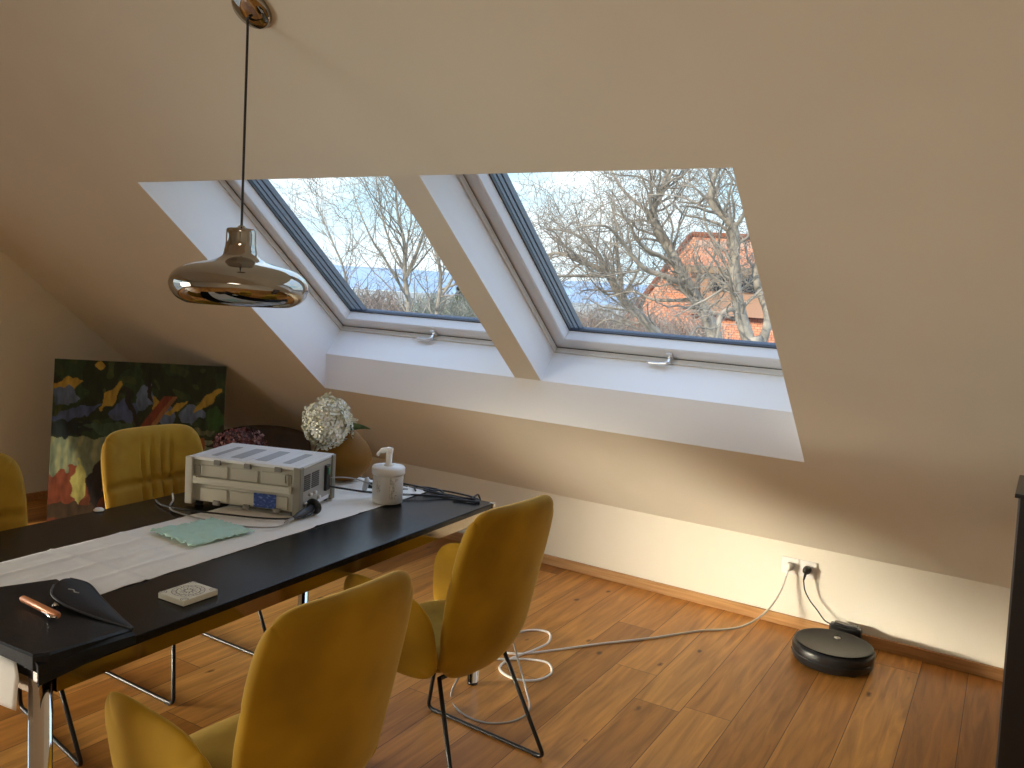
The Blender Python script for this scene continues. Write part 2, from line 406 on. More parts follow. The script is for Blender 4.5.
# runner: a cloth grid with fold creases, hanging over the camera end
def runner():
    me_v = []; fs = []; nx, ny = 44, 150
    w = .42; y_top = -.03; y_edge = -TL - .004; hang = .092
    L_ = (y_top - y_edge) + hang
    for j in range(ny + 1):
        d = L_ * j / ny
        for i in range(nx + 1):
            u = i / nx
            x = -.285 - .0 - w * u
            skew = -.018 * (1 - d / L_) + .24 * min(1, max(0, (d - 1.62) / .30)) ** 2 * (1 - u)
            wob = .004 * math.sin(d * 9 + u * 5) + .003 * math.sin(d * 23)
            edge = .006 * noise.noise(Vector((d * 7, u * 2, 3))) if i in (0, nx) else 0
            ht = .0012 + .003 * max(0, noise.noise(Vector((d * 5, u * 3, 0)))) + .0022 * noise.noise(Vector((d * 14, u * 9, 5)))
            for q in (.25, .5, .75): ht += .003 * math.exp(-((u - q) / .012) ** 2)
            for q in range(1, 9): ht += .003 * math.exp(-((d - q * .235) / .005) ** 2)
            ht = max(ht, .0006)
            yy = y_top - d
            if yy > y_edge: p = (x + skew + edge, yy, TZ + ht)
            else:
                k = y_edge - yy
                p = (x + skew + edge, y_edge - .006 - .012 * math.sin(min(k * 12, 1.5)) - .004 * math.sin(u * 14), TZ - k + .003)
            me_v.append(p)
    for j in range(ny):
        for i in range(nx):
            a = j * (nx + 1) + i; fs.append((a, a + 1, a + nx + 2, a + nx + 1))
    me = D.meshes.new('runner'); me.from_pydata(me_v, [], fs)
    o = link('table_runner', me, LINEN, None, (-1.845, 2.862, 0), True); o.rotation_euler = (0, 0, TR)
    s = o.modifiers.new('thickness', 'SOLIDIFY'); s.thickness = .0012; s.offset = 1
    return tag(o, 'long creased white cloth runner laid down the black table', 'table runner')
runner()

# ------------------------------------------------------------------ chairs
def make_chair(label):
    t = thing('dining_chair', label, 'chair', group='mustard dining chairs round the table')
    # local: +x forward, +y left, origin on the floor under the seat centre
    def wid(b):                              # half width against height (b -1 bottom .. 1 top)
        pts = [(-1, .165), (-.75, .208), (-.35, .226), (0, .234), (.4, .236), (.75, .234), (1, .232)]
        for (a, wa), (c, wc) in zip(pts, pts[1:]):
            if b <= c: k = (b - a) / (c - a); k = k * k * (3 - 2 * k) * .5 + k * .5; return wa + (wc - wa) * k
        return pts[-1][1]
    def back(s, tt):
        a, b = rrect(s, tt, 6)
        z = .674 + .296 * b; y = a * wid(b)
        x = -.172 - .105 * (b * .5 + .5) + .062 * (abs(y) / .26) ** 2 * (1 - .25 * b)
        x += .16 * max(0, (-b - .55)) ** 1.5
        return (x, y, z)
    def pleat(s, tt):
        z = tt
        e = -.022 * math.exp(-((z - .25) / .03) ** 2)            # stitched horizontal seam
        for k, sx in enumerate((-.28, -.08, .14, .33)):
            if z > .25: c = sx + .06 * (z - .25); g = math.exp(-((s - c) / .026) ** 2) * math.exp(-((z - .5) / .24) ** 2)
            else: c = sx * 1.05 - .05 * (z - .25); g = math.exp(-((s - c) / .028) ** 2) * math.exp(-((z + .02) / .3) ** 2)
            e -= .020 * g
        e += .006 * math.exp(-(s / .4) ** 2)
        return e
    m = MB(); pad(m, back, .060, 84, 60, 16, pleat); m.build('backrest', [VELVET, VELBACK], t, fix=False)
    # seat
    def seat(s, tt):
        a, b = squircle(s, tt, .55)
        y = a * (.235 - .02 * max(0, -b)); x = .035 + b * .225
        return (x, -y, .440 + .012 * b * b + .012 * a * a + (.0 if b < .6 else -.03 * (b - .6)))
    def puff(s, tt): return .018 * (1 - s * s) * (1 - tt * tt) - .006 * math.exp(-((tt + .1 + .12 * s) / .03) ** 2)
    m = MB(); pad(m, seat, .085, 30, 30, 5, puff); m.build('seat', [VELVET, VELBACK], t, fix=False)
    # underside shell linking seat, arms and back
    def under(s, tt):
        a, b = squircle(s, tt, .6)
        return (.035 + b * .20, a * .215, .385 + .035 * (a * a + b * b * .6))
    m = MB(); pad(m, under, .03, 16, 16, 5); m.build('seat_shell', [VELBACK, VELBACK], t, fix=False)
    for sg in (1, -1):
        def arm(s, tt, sg=sg):
            a, b = rrect(s, tt, 3.4)                            # a along the arm, b height
            x = .058 + a * .205 + .015 * b
            top = .288 + .012 * a
            z = .392 + (b * .5 + .5) * top
            y = .225 + .036 * (b * .5 + .5) - .03 * max(0, a - .2) ** 2
            return (x, sg * y, z)
        m = MB(); pad(m, arm, .05, 28, 24, 5); o = m.build('armrest', [VELBACK, VELBACK], t, fix=True)
        for p in o.data.polygons: p.material_index = 0
    for sg in (1, -1):
        pts = [(-.11, sg * .17, .395), (-.27, sg * .243, .009), (.27, sg * .243, .009), (.17, sg * .18, .395)]
        m = MB(); m.tube(rounded(pts, .03, 6), .0075, 10); fr = m.build('sled_frame', BLACKM, t)
        for x in (-.235, .235):
            m = MB(); m.box((x, sg * .243, .004), (.03, .012, .008), bev=.002); m.build('glide', BLACK, fr)
    for x in (-.11, .15):
        m = MB(); m.tube([(x, -.172, .39), (x, .172, .39)], .0075, 8); m.build('cross_bar', BLACKM, t)
    return t
chairs = [
    ((-1.625, 2.28, 0), 177, 'mustard velvet armchair on the near side of the table, closest to the floor cable'),
    ((-1.475, 1.345, 0), 179.5, 'mustard velvet armchair at the bottom of the photo, its back largest of all'),
    ((-2.895, 2.185, 0), 0, 'mustard velvet chair with pleated back in front of the painting'),
    ((-2.80, 1.31, 0), -9, 'mustard velvet chair cut by the left edge of the photo, across the table'),
]
c0 = None
for loc, rz, lab in chairs:
    c = make_chair(lab) if c0 is None else copy_tree(c0)
    c0 = c0 or c
    c.location = loc; c.rotation_euler = (0, 0, R(rz)); c['label'] = lab

# ------------------------------------------------------------------ pendant
PX, PY = -2.32, 1.936
al_c = (KY - PY) / cs
pl = thing('pendant_lamp', 'smoked chrome pendant lamp hanging on a black cord from the sloped ceiling', 'lamp', (PX, PY, 0))
can = sl(PX + .025, al_c + .005)
rot = Matrix(((1, 0, 0), (0, -cs, sn), (0, sn, cs))).to_4x4()
m = MB(); m.lathe([(0, 0), (.070, 0), (.070, -.012), (.062, -.022), (.03, -.026), (0, -.026)], (can.x - PX, can.y - PY, can.z), 40, rot); m.build('canopy', SMOKE, pl)
top = sl(PX, al_c, -.028)
m = MB(); m.tube(spline([(can.x - PX + .0, can.y - PY - .01, can.z - .035), (.012, -.012, top.z - .012), (0, 0, top.z - .06), (0, 0, 2.1), (0, 0, 1.765)], 8), .0042, 8); m.build('cord', RUBBER, pl)
prof = [(0, 1.79), (.012, 1.79), (.014, 1.782), (.053, 1.780), (.056, 1.777), (.056, 1.722), (.062, 1.708), (.082, 1.69), (.11, 1.677), (.15, 1.668), (.21, 1.660), (.265, 1.650), (.305, 1.635), (.330, 1.616), (.340, 1.595), (.336, 1.573), (.32, 1.553), (.295, 1.537), (.262, 1.527), (.25, 1.525),
        (.247, 1.528), (.29, 1.541), (.315, 1.557), (.33, 1.577), (.333, 1.595), (.32, 1.62), (.26, 1.644), (.15, 1.66), (.09, 1.675), (.05, 1.70), (.05, 1.77), (0, 1.77)]
m = MB()
P2 = [Vector((r, z, 0)) for r, z in prof]
m.lathe([(r * (.665 if z < 1.70 else .87), z) for r, z in prof], (0, 0, 0), 96); shade = m.build('lamp_shade', SMOKE, pl)
sub = shade.modifiers.new('smooth', 'SUBSURF'); sub.levels = 1; sub.render_levels = 2
m = MB(); m.lathe([(0, 1.60), (.025, 1.605), (.038, 1.625), (.035, 1.65), (.018, 1.68), (.014, 1.70), (0, 1.70)], (0, 0, 0), 24); m.build('bulb', WPLAST, pl)

# ------------------------------------------------------------------ measuring box
BX = (-2.206, 2.134, TZ + .010); BROT = math.atan2(2.112 - 1.965, -2.25 + 2.640)
BG = pbr('beige_case', (.43, .41, .34), .5); BG2 = pbr('case_light_strip', (.56, .54, .46), .45); BDK = pbr('case_corner_grey', (.24, .23, .19), .5)
CLIP = pbr('case_clip', (.2, .19, .17), .5); GRILL = pbr('grille_dark', (.09, .085, .08), .6); PANEL = pbr('rear_panel', (.42, .40, .36), .4, .2)
TOPM = pbr('case_top', (.74, .75, .77), .28)
box = thing('measuring_case', 'grey beige instrument case with carrying strap and blue label on the table runner', 'instrument case', BX, BROT)
LX, LY, LH = .445, .305, .174
# local: near right bottom corner is origin; case extends to -x (left) and +y (away)
m = MB(); m.box((-LX / 2, LY / 2, LH / 2 + .004), (LX - .016, LY - .016, LH - .012), bev=.004); m.build('body', BG, box)
m = MB(); m.box((-LX / 2, LY / 2, LH - .003), (LX - .008, LY, .012), bev=.003)
for k in range(5): m.box((-LX * (.06 + .22 * k), LY / 2, LH + .0035), (.006, LY * .86, .002))
m.build('lid', TOPM, box)
LV = pbr('lid_vent_grey', (.33, .34, .36), .4)
for k, w_ in ((.17, .03), (.40, .045), (.62, .045), (.82, .022)):
    m = MB(); m.box((-LX * k, LY * .45, LH + .0036), (w_, LY * .62, .0016)); m.build('lid_vent', LV, box)
for (x, y) in ((-.012, .012), (-LX + .008, .008), (-.012, LY - .012), (-LX + .012, LY - .012)):
    m = MB(); m.box((x, y, LH / 2), (.030, .030, LH + .002), bev=.004); m.build('corner_post', BDK if x > -.1 else BG, box)
for x in (-.085, -.205, -.325):
    for z, h_ in ((LH - .012, .018), (.012, .016)):
        m = MB(); m.box((x, -.0015, z), (.026, .012, h_), bev=.002); m.build('clip', CLIP, box)
for x in (-.07, -.19, -.31):
    for z, h_ in ((LH * .72, .045), (LH * .22, .05)):
        m = MB(); m.box((x - .03, .006, z), (.108, .006, h_), bev=.003); m.build('front_panel', BG, box)
m = MB(); m.tube(rounded([(-.028, -.004, LH * .52), (-.040, -.015, LH * .52), (-LX + .045, -.015, LH * .52), (-LX + .03, -.004, LH * .52)], .01), .001, 6)
m.box((-LX / 2, -.012, LH * .53), (LX - .065, .006, .024), bev=.002); m.box((-.035, -.006, LH * .53), (.012, .012, .028), bev=.002); m.box((-LX + .035, -.006, LH * .53), (.014, .012, .028), bev=.002)
m.build('carrying_strap', BG2, box)
# little hooks over the strap ends
for x in (-.045, -LX + .04):
    m = MB(); m.tube(rounded([(x - .012, .001, LH * .66), (x - .012, -.002, LH * .84), (x + .012, -.002, LH * .84), (x + .012, .001, LH * .66)], .006), .0016, 6); m.build('strap_hook', CLIP, box)
# blue label: procedural scribble of illegible pale print
LBL = noisy(pbr('blue_label', (.03, .07, .3), .4), (.015, .045, .22), (.20, .30, .60), 70, 3, (1, 1, 2), lo=.52, hi=.72)
m = MB(); m.box((-.135, .0015, LH * .235), (.088, .003, .052), bev=.001); m.build('label', LBL, box)
# side panel with grilles and sockets (faces +x)
m = MB(); m.box((-.006, LY / 2, LH / 2 + .004), (.004, LY - .05, LH - .03)); pnl = m.build('side_panel', PANEL, box)
for (y, w_) in ((.065, .05), (.135, .06)):
    m = MB()
    for k in range(8): m.box((-.003, y, LH * .48 + k * .0075), (.003, w_, .0045))
    m.build('grille', GRILL, pnl)
m = MB(); m.box((-.001, .235, LH * .55), (.014, .036, .10), bev=.003); m.build('power_module', BLACK, pnl)
m = MB(); m.box((.007, .235, LH * .7), (.004, .02, .028), bev=.001); m.build('green_switch', pbr('green_switch', (.02, .16, .10), .3), pnl)
for (y, z) in ((.05, .035), (.09, .06), (.13, .06), (.165, .035), (.12, .03)):
    m = MB(); m.lathe([(0, 0), (.007, 0), (.007, .010), (.004, .012), (0, .012)], (-.004, y, z), 14, Matrix.Rotation(R(90), 4, 'Y')); m.build('socket', ALU, pnl)
m = MB(); m.box((-.004, .16, .018), (.004, .2, .014)); m.build('ledge', TOPM, pnl)
for (x, y) in ((-.03, .03), (-LX + .03, .03), (-.03, LY - .03), (-LX + .03, LY - .03)):
    m = MB(); m.box((x, y, -.002), (.026, .02, .014), bev=.002); m.build('foot', BLACK, box)

# ------------------------------------------------------------------ probes and cables on the table
ZR = TZ + .010
def probe(loc, ang, label, dcol, mat, l=.12):
    t = thing('probe', label, 'probe', loc, ang)
    m = MB(); m.tube([(0, 0, .013), (.02, 0, .014), (.03, 0, .015), (l, 0, .024)], [.006, .008, .012, .013], 16); m.build('grip', mat, t)
    m = MB(); m.tube([(-.045, 0, .008), (0, 0, .012)], [.004, .0065], 10); m.build('cable_sleeve', GCABLE, t)
    rotm = Matrix.Rotation(R(76), 4, 'Y')
    m = MB(); m.lathe([(0, -.006), (.024, -.006), (.031, -.001), (.031, .006), (.027, .010), (0, .010)], (l + .008, 0, .0275), 28, rotm); m.build('probe_head', dcol, t)
    return t
DGREY = pbr('dark_grey_grip', (.05, .055, .065), .4); LGREY = pbr('pale_grey_head', (.42, .42, .42), .4)
probe((-2.175, 2.075, ZR - .003), math.atan2(.165, -.035), 'dark probe with round black head lying before the instrument case', BLACK, DGREY)
probe((-2.225, 2.70, ZR - .003), math.atan2(-.12, -.115), 'probe with pale grey disc head lying behind the white dispenser', LGREY, BLACK)
def cable(name, pts, r, mat, label, n=8):
    m = MB(); m.tube(spline(pts, n), r, 8); o = m.build(name, mat); return tag(o, label, 'cable')
cable('probe_cable', [(-2.243, 2.170, .805), (-2.215, 2.185, .812), (-2.19, 2.19, .80), (-2.175, 2.15, .786), (-2.20, 2.075, .784), (-2.27, 2.02, .783), (-2.40, 1.96, .783), (-2.53, 1.905, .783), (-2.66, 1.90, .777), (-2.74, 1.93, .776)], .0035, RUBBER, 'black cable curling round the front of the instrument case')
cable('probe_cable', [(-2.16, 2.035, ZR + .004), (-2.155, 1.98, ZR + .002), (-2.23, 1.92, ZR), (-2.36, 1.885, ZR), (-2.48, 1.87, ZR), (-2.60, 1.89, .777), (-2.70, 1.975, .776), (-2.78, 2.03, .776)], .003, GCABLE, 'thin grey cable running from the black-headed probe to the far table edge')
cable('power_cable', [(-2.325, 2.34, .84), (-2.30, 2.36, .84), (-2.27, 2.42, .825), (-2.25, 2.52, .80), (-2.19, 2.62, .784), (-2.10, 2.70, .783), (-2.02, 2.78, .776), (-1.93, 2.83, .776), (-1.90, 2.80, .776), (-1.98, 2.76, .776)], .004, RUBBER, 'black power cable running from the case behind the dispenser')
cable('grey_lead', [(-2.30, 2.35, .872), (-2.26, 2.43, .868), (-2.24, 2.52, .84), (-2.20, 2.60, .79), (-2.12, 2.66, .784)], .0028, GCABLE, 'thin grey lead arching from the case to the dispenser')
cable('coiled_cable', [(-2.16, 2.74, .784), (-2.22, 2.82, .777), (-2.13, 2.85, .777), (-2.06, 2.80, .777), (-2.14, 2.77, .785), (-2.10, 2.84, .779), (-1.98, 2.855, .777), (-1.90, 2.83, .777), (-1.90, 2.79, .777), (-2.02, 2.79, .777), (-2.16, 2.80, .785), (-2.26, 2.80, .784), (-2.36, 2.78, .784)], .004, RUBBER, 'loops of black cable at the far end of the table')
cable('hanging_cable', [(-1.93, 2.82, .778), (-1.95, 2.87, .776), (-1.96, 2.915, .77), (-1.96, 2.93, .70), (-2.0, 2.92, .45), (-2.05, 2.95, .12), (-2.1, 3.0, .006), (-2.25, 3.08, .005), (-2.36, 3.0, .005), (-2.28, 2.9, .005), (-2.12, 2.95, .005), (-2.0, 3.12, .005)], .0035, RUBBER, 'black cable hanging off the far table end to the floor')

# ------------------------------------------------------------------ wipe dispenser
LABELM = noisy(pbr('grey_print', (.3, .3, .3), .5), (.30, .29, .27), (.75, .73, .69), 160, 2, (1, 1, .25), lo=.45, hi=.55)
bt = thing('wipes_dispenser', 'white round dispenser tub with pump nozzle and grey printed text', 'dispenser', (-2.142, 2.540, TZ + .006)); bt.scale = (.97, .97, 1.09)
m = MB(); m.lathe([(0, 0), (.058, 0), (.062, .003), (.062, .112), (.060, .116), (.0, .116)], n=48); m.build('tub', pbr('tub_white', (.72, .71, .68), .4), bt)
m = MB(); m.lathe([(.060, .100), (.066, .104), (.067, .109), (.067, .126), (.064, .131), (.0, .133)], n=48); m.build('lid', WPLAST, bt)
m = MB(); m.lathe([(.02, .131), (.02, .137), (.0125, .140), (.0125, .188), (0, .189)], n=24)
a = math.atan2(-.35, -.9)
dx, dy = math.cos(a), math.sin(a)
m.tube(spline([(.012 * -dx, .012 * -dy, .186), (dx * .012, dy * .012, .188), (dx * .038, dy * .038, .181), (dx * .050, dy * .050, .166)], 5), [.0125] * 5 + [.010] * 5 + [.006] * 6, 12)
m.build('pump_head', WPLAST, bt)
# printed text: short bars standing for lines too small to read
ang0 = math.atan2(-2.545, 2.135)
for (c_, w_, z0, n_) in ((.42, .62, .022, 15), (-.62, .34, .040, 9)):
    m = MB()
    for k in range(n_):
        z = z0 + k * .0052; r_ = .0624; ln = w_ * rnd.uniform(.55, 1)
        pts = [(r_ * math.cos(ang0 + c_ - w_ / 2 + ln * q / 6), r_ * math.sin(ang0 + c_ - w_ / 2 + ln * q / 6)) for q in range(7)]
        for (xa, ya), (xb, yb) in zip(pts, pts[1:]): m.poly([(xa, ya, z), (xb, yb, z), (xb, yb, z + .0026), (xa, ya, z + .0026)])
    m.build('printed_text', LABELM, bt)

# ------------------------------------------------------------------ tissue, coaster, case, knife, cap
def tissue():
    v = []; f = []; n = 40
    c = [Vector(q) for q in ((-2.400, 1.675), (-2.165, 1.655), (-2.165, 1.90), (-2.375, 1.90))]
    for j in range(n + 1):
        for i in range(n + 1):
            u, w = i / n, j / n
            p = (c[0] * (1 - u) + c[1] * u) * (1 - w) + (c[3] * (1 - u) + c[2] * u) * w
            e = noise.noise(Vector((u * 9, w * 9, 1)))
            edge = max(0, 1 - min(u, 1 - u, w, 1 - w) * 14)
            p = p + Vector((noise.noise(Vector((w * 16, u * 4, 7))), noise.noise(Vector((u * 16, w * 4, 9))))) * .012 * edge
            v.append((p.x, p.y, TZ + .014 + .006 * e + .005 * noise.noise(Vector((u * 26, w * 20, 4))) * (1 + .6 * edge)))
    for j in range(n):
        for i in range(n): a = j * (n + 1) + i; f.append((a, a + 1, a + n + 2, a + n + 1))
    me = D.meshes.new('tissue'); me.from_pydata(v, [], f)
    o = link('paper_tissue', me, pbr('mint_tissue', (.52, .76, .66), .9, spec=.1), None, None, True)
    s = o.modifiers.new('thickness', 'SOLIDIFY'); s.thickness = .002; s.offset = 1
    tag(o, 'crumpled mint green paper tissue on the white runner', 'tissue')
tissue()
cst = thing('tile_coaster', 'square cream coaster printed with a dark ornament near the table edge', 'coaster', (-1.850, 1.406, TZ + .001), R(3))
m = MB(); m.box((0, 0, .008), (.098, .112, .016), bev=.002); m.build('body', pbr('cream_tile', (.76, .73, .60), .5), cst)
def ornament():
    m = MB()
    def arc(r0, w, a0, a1, cx=0, cy=0, n=10):
        for k in range(n):
            p, q = a0 + (a1 - a0) * k / n, a0 + (a1 - a0) * (k + 1) / n
            m.poly([(cx + r0 * math.cos(p), cy + r0 * math.sin(p), .0162), (cx + (r0 + w) * math.cos(p), cy + (r0 + w) * math.sin(p), .0162), (cx + (r0 + w) * math.cos(q), cy + (r0 + w) * math.sin(q), .0162), (cx + r0 * math.cos(q), cy + r0 * math.sin(q), .0162)])
    arc(.030, .0016, 0, 2 * math.pi, n=32); arc(.041, .0012, 0, 2 * math.pi, n=32)
    for k in range(12):
        a = k * math.pi / 6; arc(.006, .0014, 0, 2 * math.pi, .0355 * math.cos(a), .0355 * math.sin(a), 10)
        arc(.008, .0014, a + 1, a + 4.5, .018 * math.cos(a), .018 * math.sin(a), 8)
    for sx in (-1, 1):
        for sy in (-1, 1): arc(.009, .0016, 0, 5, sx * .041, sy * .047, 10); arc(.004, .0012, 0, 6, sx * .041, sy * .047, 8)
    return m.build('printed_ornament', pbr('ornament_ink', (.10, .095, .08), .6), cst)
ornament()

def leather_case():
    t = thing('leather_case', 'black leather case with raised curved flap at the near table corner', 'leather case', (0, 0, 0))
    bot = [(-2.165, 1.232), (-1.95, 1.205), (-1.742, 1.172), (-1.716, 1.05), (-1.702, .955), (-1.716, .926), (-1.90, .916), (-2.10, .912), (-2.205, .92), (-2.215, 1.05)]
    hts = [.014, .012, .007, .022, .030, .031, .029, .026, .022, .018]
    zb = TZ + .0075
    v = [(x, y, zb) for x, y in bot] + [(x, y, zb + h - .004) for (x, y), h in zip(bot, hts)]
    cx, cy = sum(p[0] for p in bot) / 10, sum(p[1] for p in bot) / 10
    v += [(x + (cx - x) * .03, y + (cy - y) * .04, zb + h) for (x, y), h in zip(bot, hts)]
    n = len(bot); f = [tuple(range(n))[::-1]]
    for r_ in (0, 1):
        for k in range(n): a = r_ * n + k; b = r_ * n + (k + 1) % n; f.append((a, b, b + n, a + n))
    f.append(tuple(range(2 * n, 3 * n)))
    me = D.meshes.new('case_body'); me.from_pydata(v, [], f); link('case_body', me, LEATHER, t)
    # near-edge flap of the case drooping over the table edge
    v = []; f = []
    EX = lambda y: -1.845 + (2.862 - y) * math.tan(TR)
    for i in range(13):
        u = i / 12; y = 1.165 - .235 * u; ex = EX(y) + .004
        v += [(ex - .01, y, zb + .004 + .015 * u), (ex + .004, y, zb + .012 * u), (ex + .006, y, TZ - .012), (ex + .005, y, TZ - .004 - .022 * u), (ex + .001, y, TZ - .004 - .022 * u), (ex + .001, y, TZ)]
    for i in range(12):
        for j in range(6): a = i * 6 + j; b = i * 6 + (j + 1) % 6; f.append((a, b, b + 6, a + 6))
    f.append(tuple(range(6))[::-1]); f.append(tuple(72 + j for j in range(6)))
    me = D.meshes.new('side_lip'); me.from_pydata(v, [], f); link('side_lip', me, LEATHER, t)
    # flap: a curled leaf standing up from the body, tip at the table edge
    tip = Vector((-1.735, 1.165, TZ + .008)); 
    lo = [Vector(q) for q in ((-1.742, 1.170, TZ + .014), (-1.83, 1.140, TZ + .026), (-1.92, 1.118, TZ + .038), (-1.99, 1.120, TZ + .048), (-2.045, 1.155, TZ + .050))]
    hi = [Vector(q) for q in ((-1.742, 1.175, TZ + .014), (-1.84, 1.196, TZ + .018), (-1.95, 1.225, TZ + .022), (-2.04, 1.245, TZ + .032), (-2.075, 1.215, TZ + .046))]
    A = spline(lo, 8); B = spline(hi, 8); v = []; f = []; nn = 12
    for i in range(len(A)):
        for j in range(nn + 1):
            w = j / nn; p = A[i].lerp(B[i], w); p.z += .006 * math.sin(math.pi * w) * min(1, i / 10); v.append(p)
    for i in range(len(A) - 1):
        for j in range(nn): a = i * (nn + 1) + j; f.append((a, a + 1, a + nn + 2, a + nn + 1))
    me = D.meshes.new('flap'); me.from_pydata(v, [], f); fl = link('flap', me, LEATHER, t, None, True)
    s = fl.modifiers.new('th', 'SOLIDIFY'); s.thickness = .004
    edge = MB(); edge.tube(A, .0026, 8); edge.tube(B, .0022, 8); edge.build('edge_piping', pbr('piping', (.05, .055, .065), .4), fl)
    m = MB(); m.tube([(-1.955, 1.112, TZ + .037), (-1.958, 1.106, TZ + .030)], .0065, 14); m.build('snap_button', CHROME, fl)
    m = MB(); m.tube(spline([(-1.985, 1.158, TZ + .0545), (-1.972, 1.165, TZ + .0535), (-1.962, 1.160, TZ + .0525), (-1.95, 1.165, TZ + .0515)], 5), .0012, 6); m.build('embossed_mark', GCABLE, fl)
leather_case()
kn = thing('ballpoint_pen', 'orange brown pen-shaped handle with silver tip beside the leather case', 'pen', (-2.045, 1.075, TZ + .031), math.atan2(-.004, .16))
m = MB(); m.tube([(0, 0, .007), (.01, 0, .009), (.10, 0, .009), (.165, 0, .009), (.170, 0, .009)], [.004, .008, .0085, .0085, .006], 14); m.build('barrel', pbr('copper_orange', (.62, .24, .10), .35, .2), kn)
m = MB(); m.tube([(.115, -.009, .006), (.16, -.010, .006), (.172, -.006, .007)], [.003, .005, .003], 10); m.build('silver_tip', CHROME, kn)
m = MB(); m.lathe([(0, 0), (.016, 0), (.018, .004), (.012, .010), (0, .012)], (-2.755, 1.715, TZ + .001), 20); tag(m.build('tea_light', WPLAST), 'small white round tea light on the far edge of the black table', 'candle')

# ------------------------------------------------------------------ flowers and vases
VASEM = pbr('amber_glaze', (.20, .088, .006), .6, spec=.25)
m = MB(); m.lathe([(0, .002), (.04, 0), (.07, .012), (.105, .055), (.122, .090), (.115, .130), (.092, .170), (.058, .205), (.028, .228), (.02, .238), (.023, .246), (.018, .246), (.014, .238), (0, .232)], (0, 0, 0), 40)
v = m.build('teardrop_vase', VASEM, loc=(-2.520, 2.690, TZ + .006)); tag(v, 'amber brown teardrop vase on the table behind the white hydrangea', 'vase')
sub = v.modifiers.new('s', 'SUBSURF'); sub.levels = 1; sub.render_levels = 2
def hydrangea(label, c, rad, n, cols, base, seed, rname, leafdir=None):
    r = random.Random(seed); t = thing(rname, label, 'flower', (base[0], base[1], base[2]))
    off = Vector(c) - Vector(base)
    # petals: florets of four petals over a ball
    m = bmesh.new(); 
    for k in range(n):
        zz = 1 - 2 * (k + .5) / n; ph = k * 2.399963; rr = math.sqrt(max(0, 1 - zz * zz))
        d = Vector((rr * math.cos(ph), rr * math.sin(ph), zz)); lump = 1 + .22 * noise.noise(d * 3 + Vector((seed, 0, 0)))
        cen = off + Vector((d.x * rad[0], d.y * rad[1], d.z * rad[2])) * lump * r.uniform(.84, 1.05)
        q = d.to_track_quat('Z', 'Y').to_matrix() @ Matrix.Rotation(r.uniform(0, 6.28), 3, 'Z') @ Matrix.Rotation(r.uniform(-.5, .5), 3, 'X') 
        s = r.uniform(.8, 1.25) * .0150 * (rad[0] / .095) ** .3
        mi = r.randrange(len(cols)); cv = m.verts.new(cen - q @ Vector((0, 0, .002)))
        for p in range(4):
            a = p * math.pi / 2
            pt = [(.0, .35, .1), (.45, .9, .28), (.0, 1.25, .30), (-.45, .9, .28)]
            rv = []
            for (x, y, z) in pt[1:]:
                vv = Vector((x * math.cos(a) - y * math.sin(a), x * math.sin(a) + y * math.cos(a), z)) * s; rv.append(m.verts.new(cen + q @ vv))
            f = m.faces.new((cv, *rv)); f.material_index = mi
    me = D.meshes.new('florets'); m.to_mesh(me); m.free(); link('florets', me, cols, t)
    core = MB(); core.lathe([(0, -1), (.5, -.86), (.86, -.5), (1, 0), (.86, .5), (.5, .86), (0, 1)], (0, 0, 0), 20)
    for vv in core.bm.verts: vv.co = off + Vector((vv.co.x * rad[0], vv.co.y * rad[1], vv.co.z * rad[2])) * .74
    core.build('flower_core', cols[-1], t, sm=True)
    m = MB(); m.tube(spline([(0, 0, 0), (off.x * .3, off.y * .3, off.z * .5), (off.x, off.y, off.z - rad[2] * .6)], 6), .004, 8); m.build('stem', pbr('stem_' + rname, (.12, .09, .04), .7), t)
    if leafdir:
        v = []; f = []; a0 = off + Vector((.068, .042, -.012)); dirv = Vector(leafdir); side = Vector((-.25, -.35, .9)).normalized()
        for i in range(9):
            u = i / 8; w = .021 * (1 - u) ** .7 * min(1, u * 5 + .4)
            p = a0 + dirv * u + Vector((0, 0, .008 * math.sin(u * 3)))
            v += [p - side * w, p - Vector((0, .004, 0)), p + side * w]
        for i in range(8):
            for j in range(2): a = i * 3 + j; f.append((a, a + 1, a + 4, a + 3))
        me = D.meshes.new('leaf'); me.from_pydata(v, [], f); link('leaf', me, noisy(pbr('leaf_green', (.05, .10, .03), .5), (.04, .09, .03), (.12, .18, .06), 20), t, None, True)
    return t
W1 = pbr('petal_white', (.90, .89, .82), .7); W2 = pbr('petal_cream', (.86, .85, .72), .7); W3 = pbr('petal_pale', (.66, .63, .45), .7)
P1 = pbr('petal_wine', (.12, .03, .03), .8); P2_ = pbr('petal_dusty', (.26, .12, .10), .8); P3 = pbr('petal_dark', (.05, .015, .015), .8)
def small_vase(x, y, lab):
    m = MB(); m.lathe([(0, .0), (.03, 0), (.034, .01), (.030, .06), (.014, .085), (.013, .11), (.016, .115), (.011, .115), (.010, .09), (0, .085)], (0, 0, 0), 28)
    tag(m.build('bottle_vase', pbr('dark_glass' + lab[:3], (.05, .03, .02), .1), loc=(x, y, TZ + .006)), lab, 'vase')
small_vase(-2.535, 2.515, 'little dark bottle vase under the white hydrangea'); small_vase(-2.715, 2.31, 'little dark bottle vase under the wine red hydrangea')
hydrangea('large white hydrangea head with one green leaf behind the case', (-2.538, 2.605, 1.030), (.100, .100, .104), 430, [W1, W2, W3], (-2.535, 2.515, TZ + .10), 3, 'white_hydrangea', (.085, .055, -.004))
hydrangea('dried wine red hydrangea head behind the case, before the painting', (-2.80, 2.36, .930), (.095, .095, .055), 420, [P1, P2_, P3, P1], (-2.715, 2.31, TZ + .10), 5, 'dried_hydrangea')

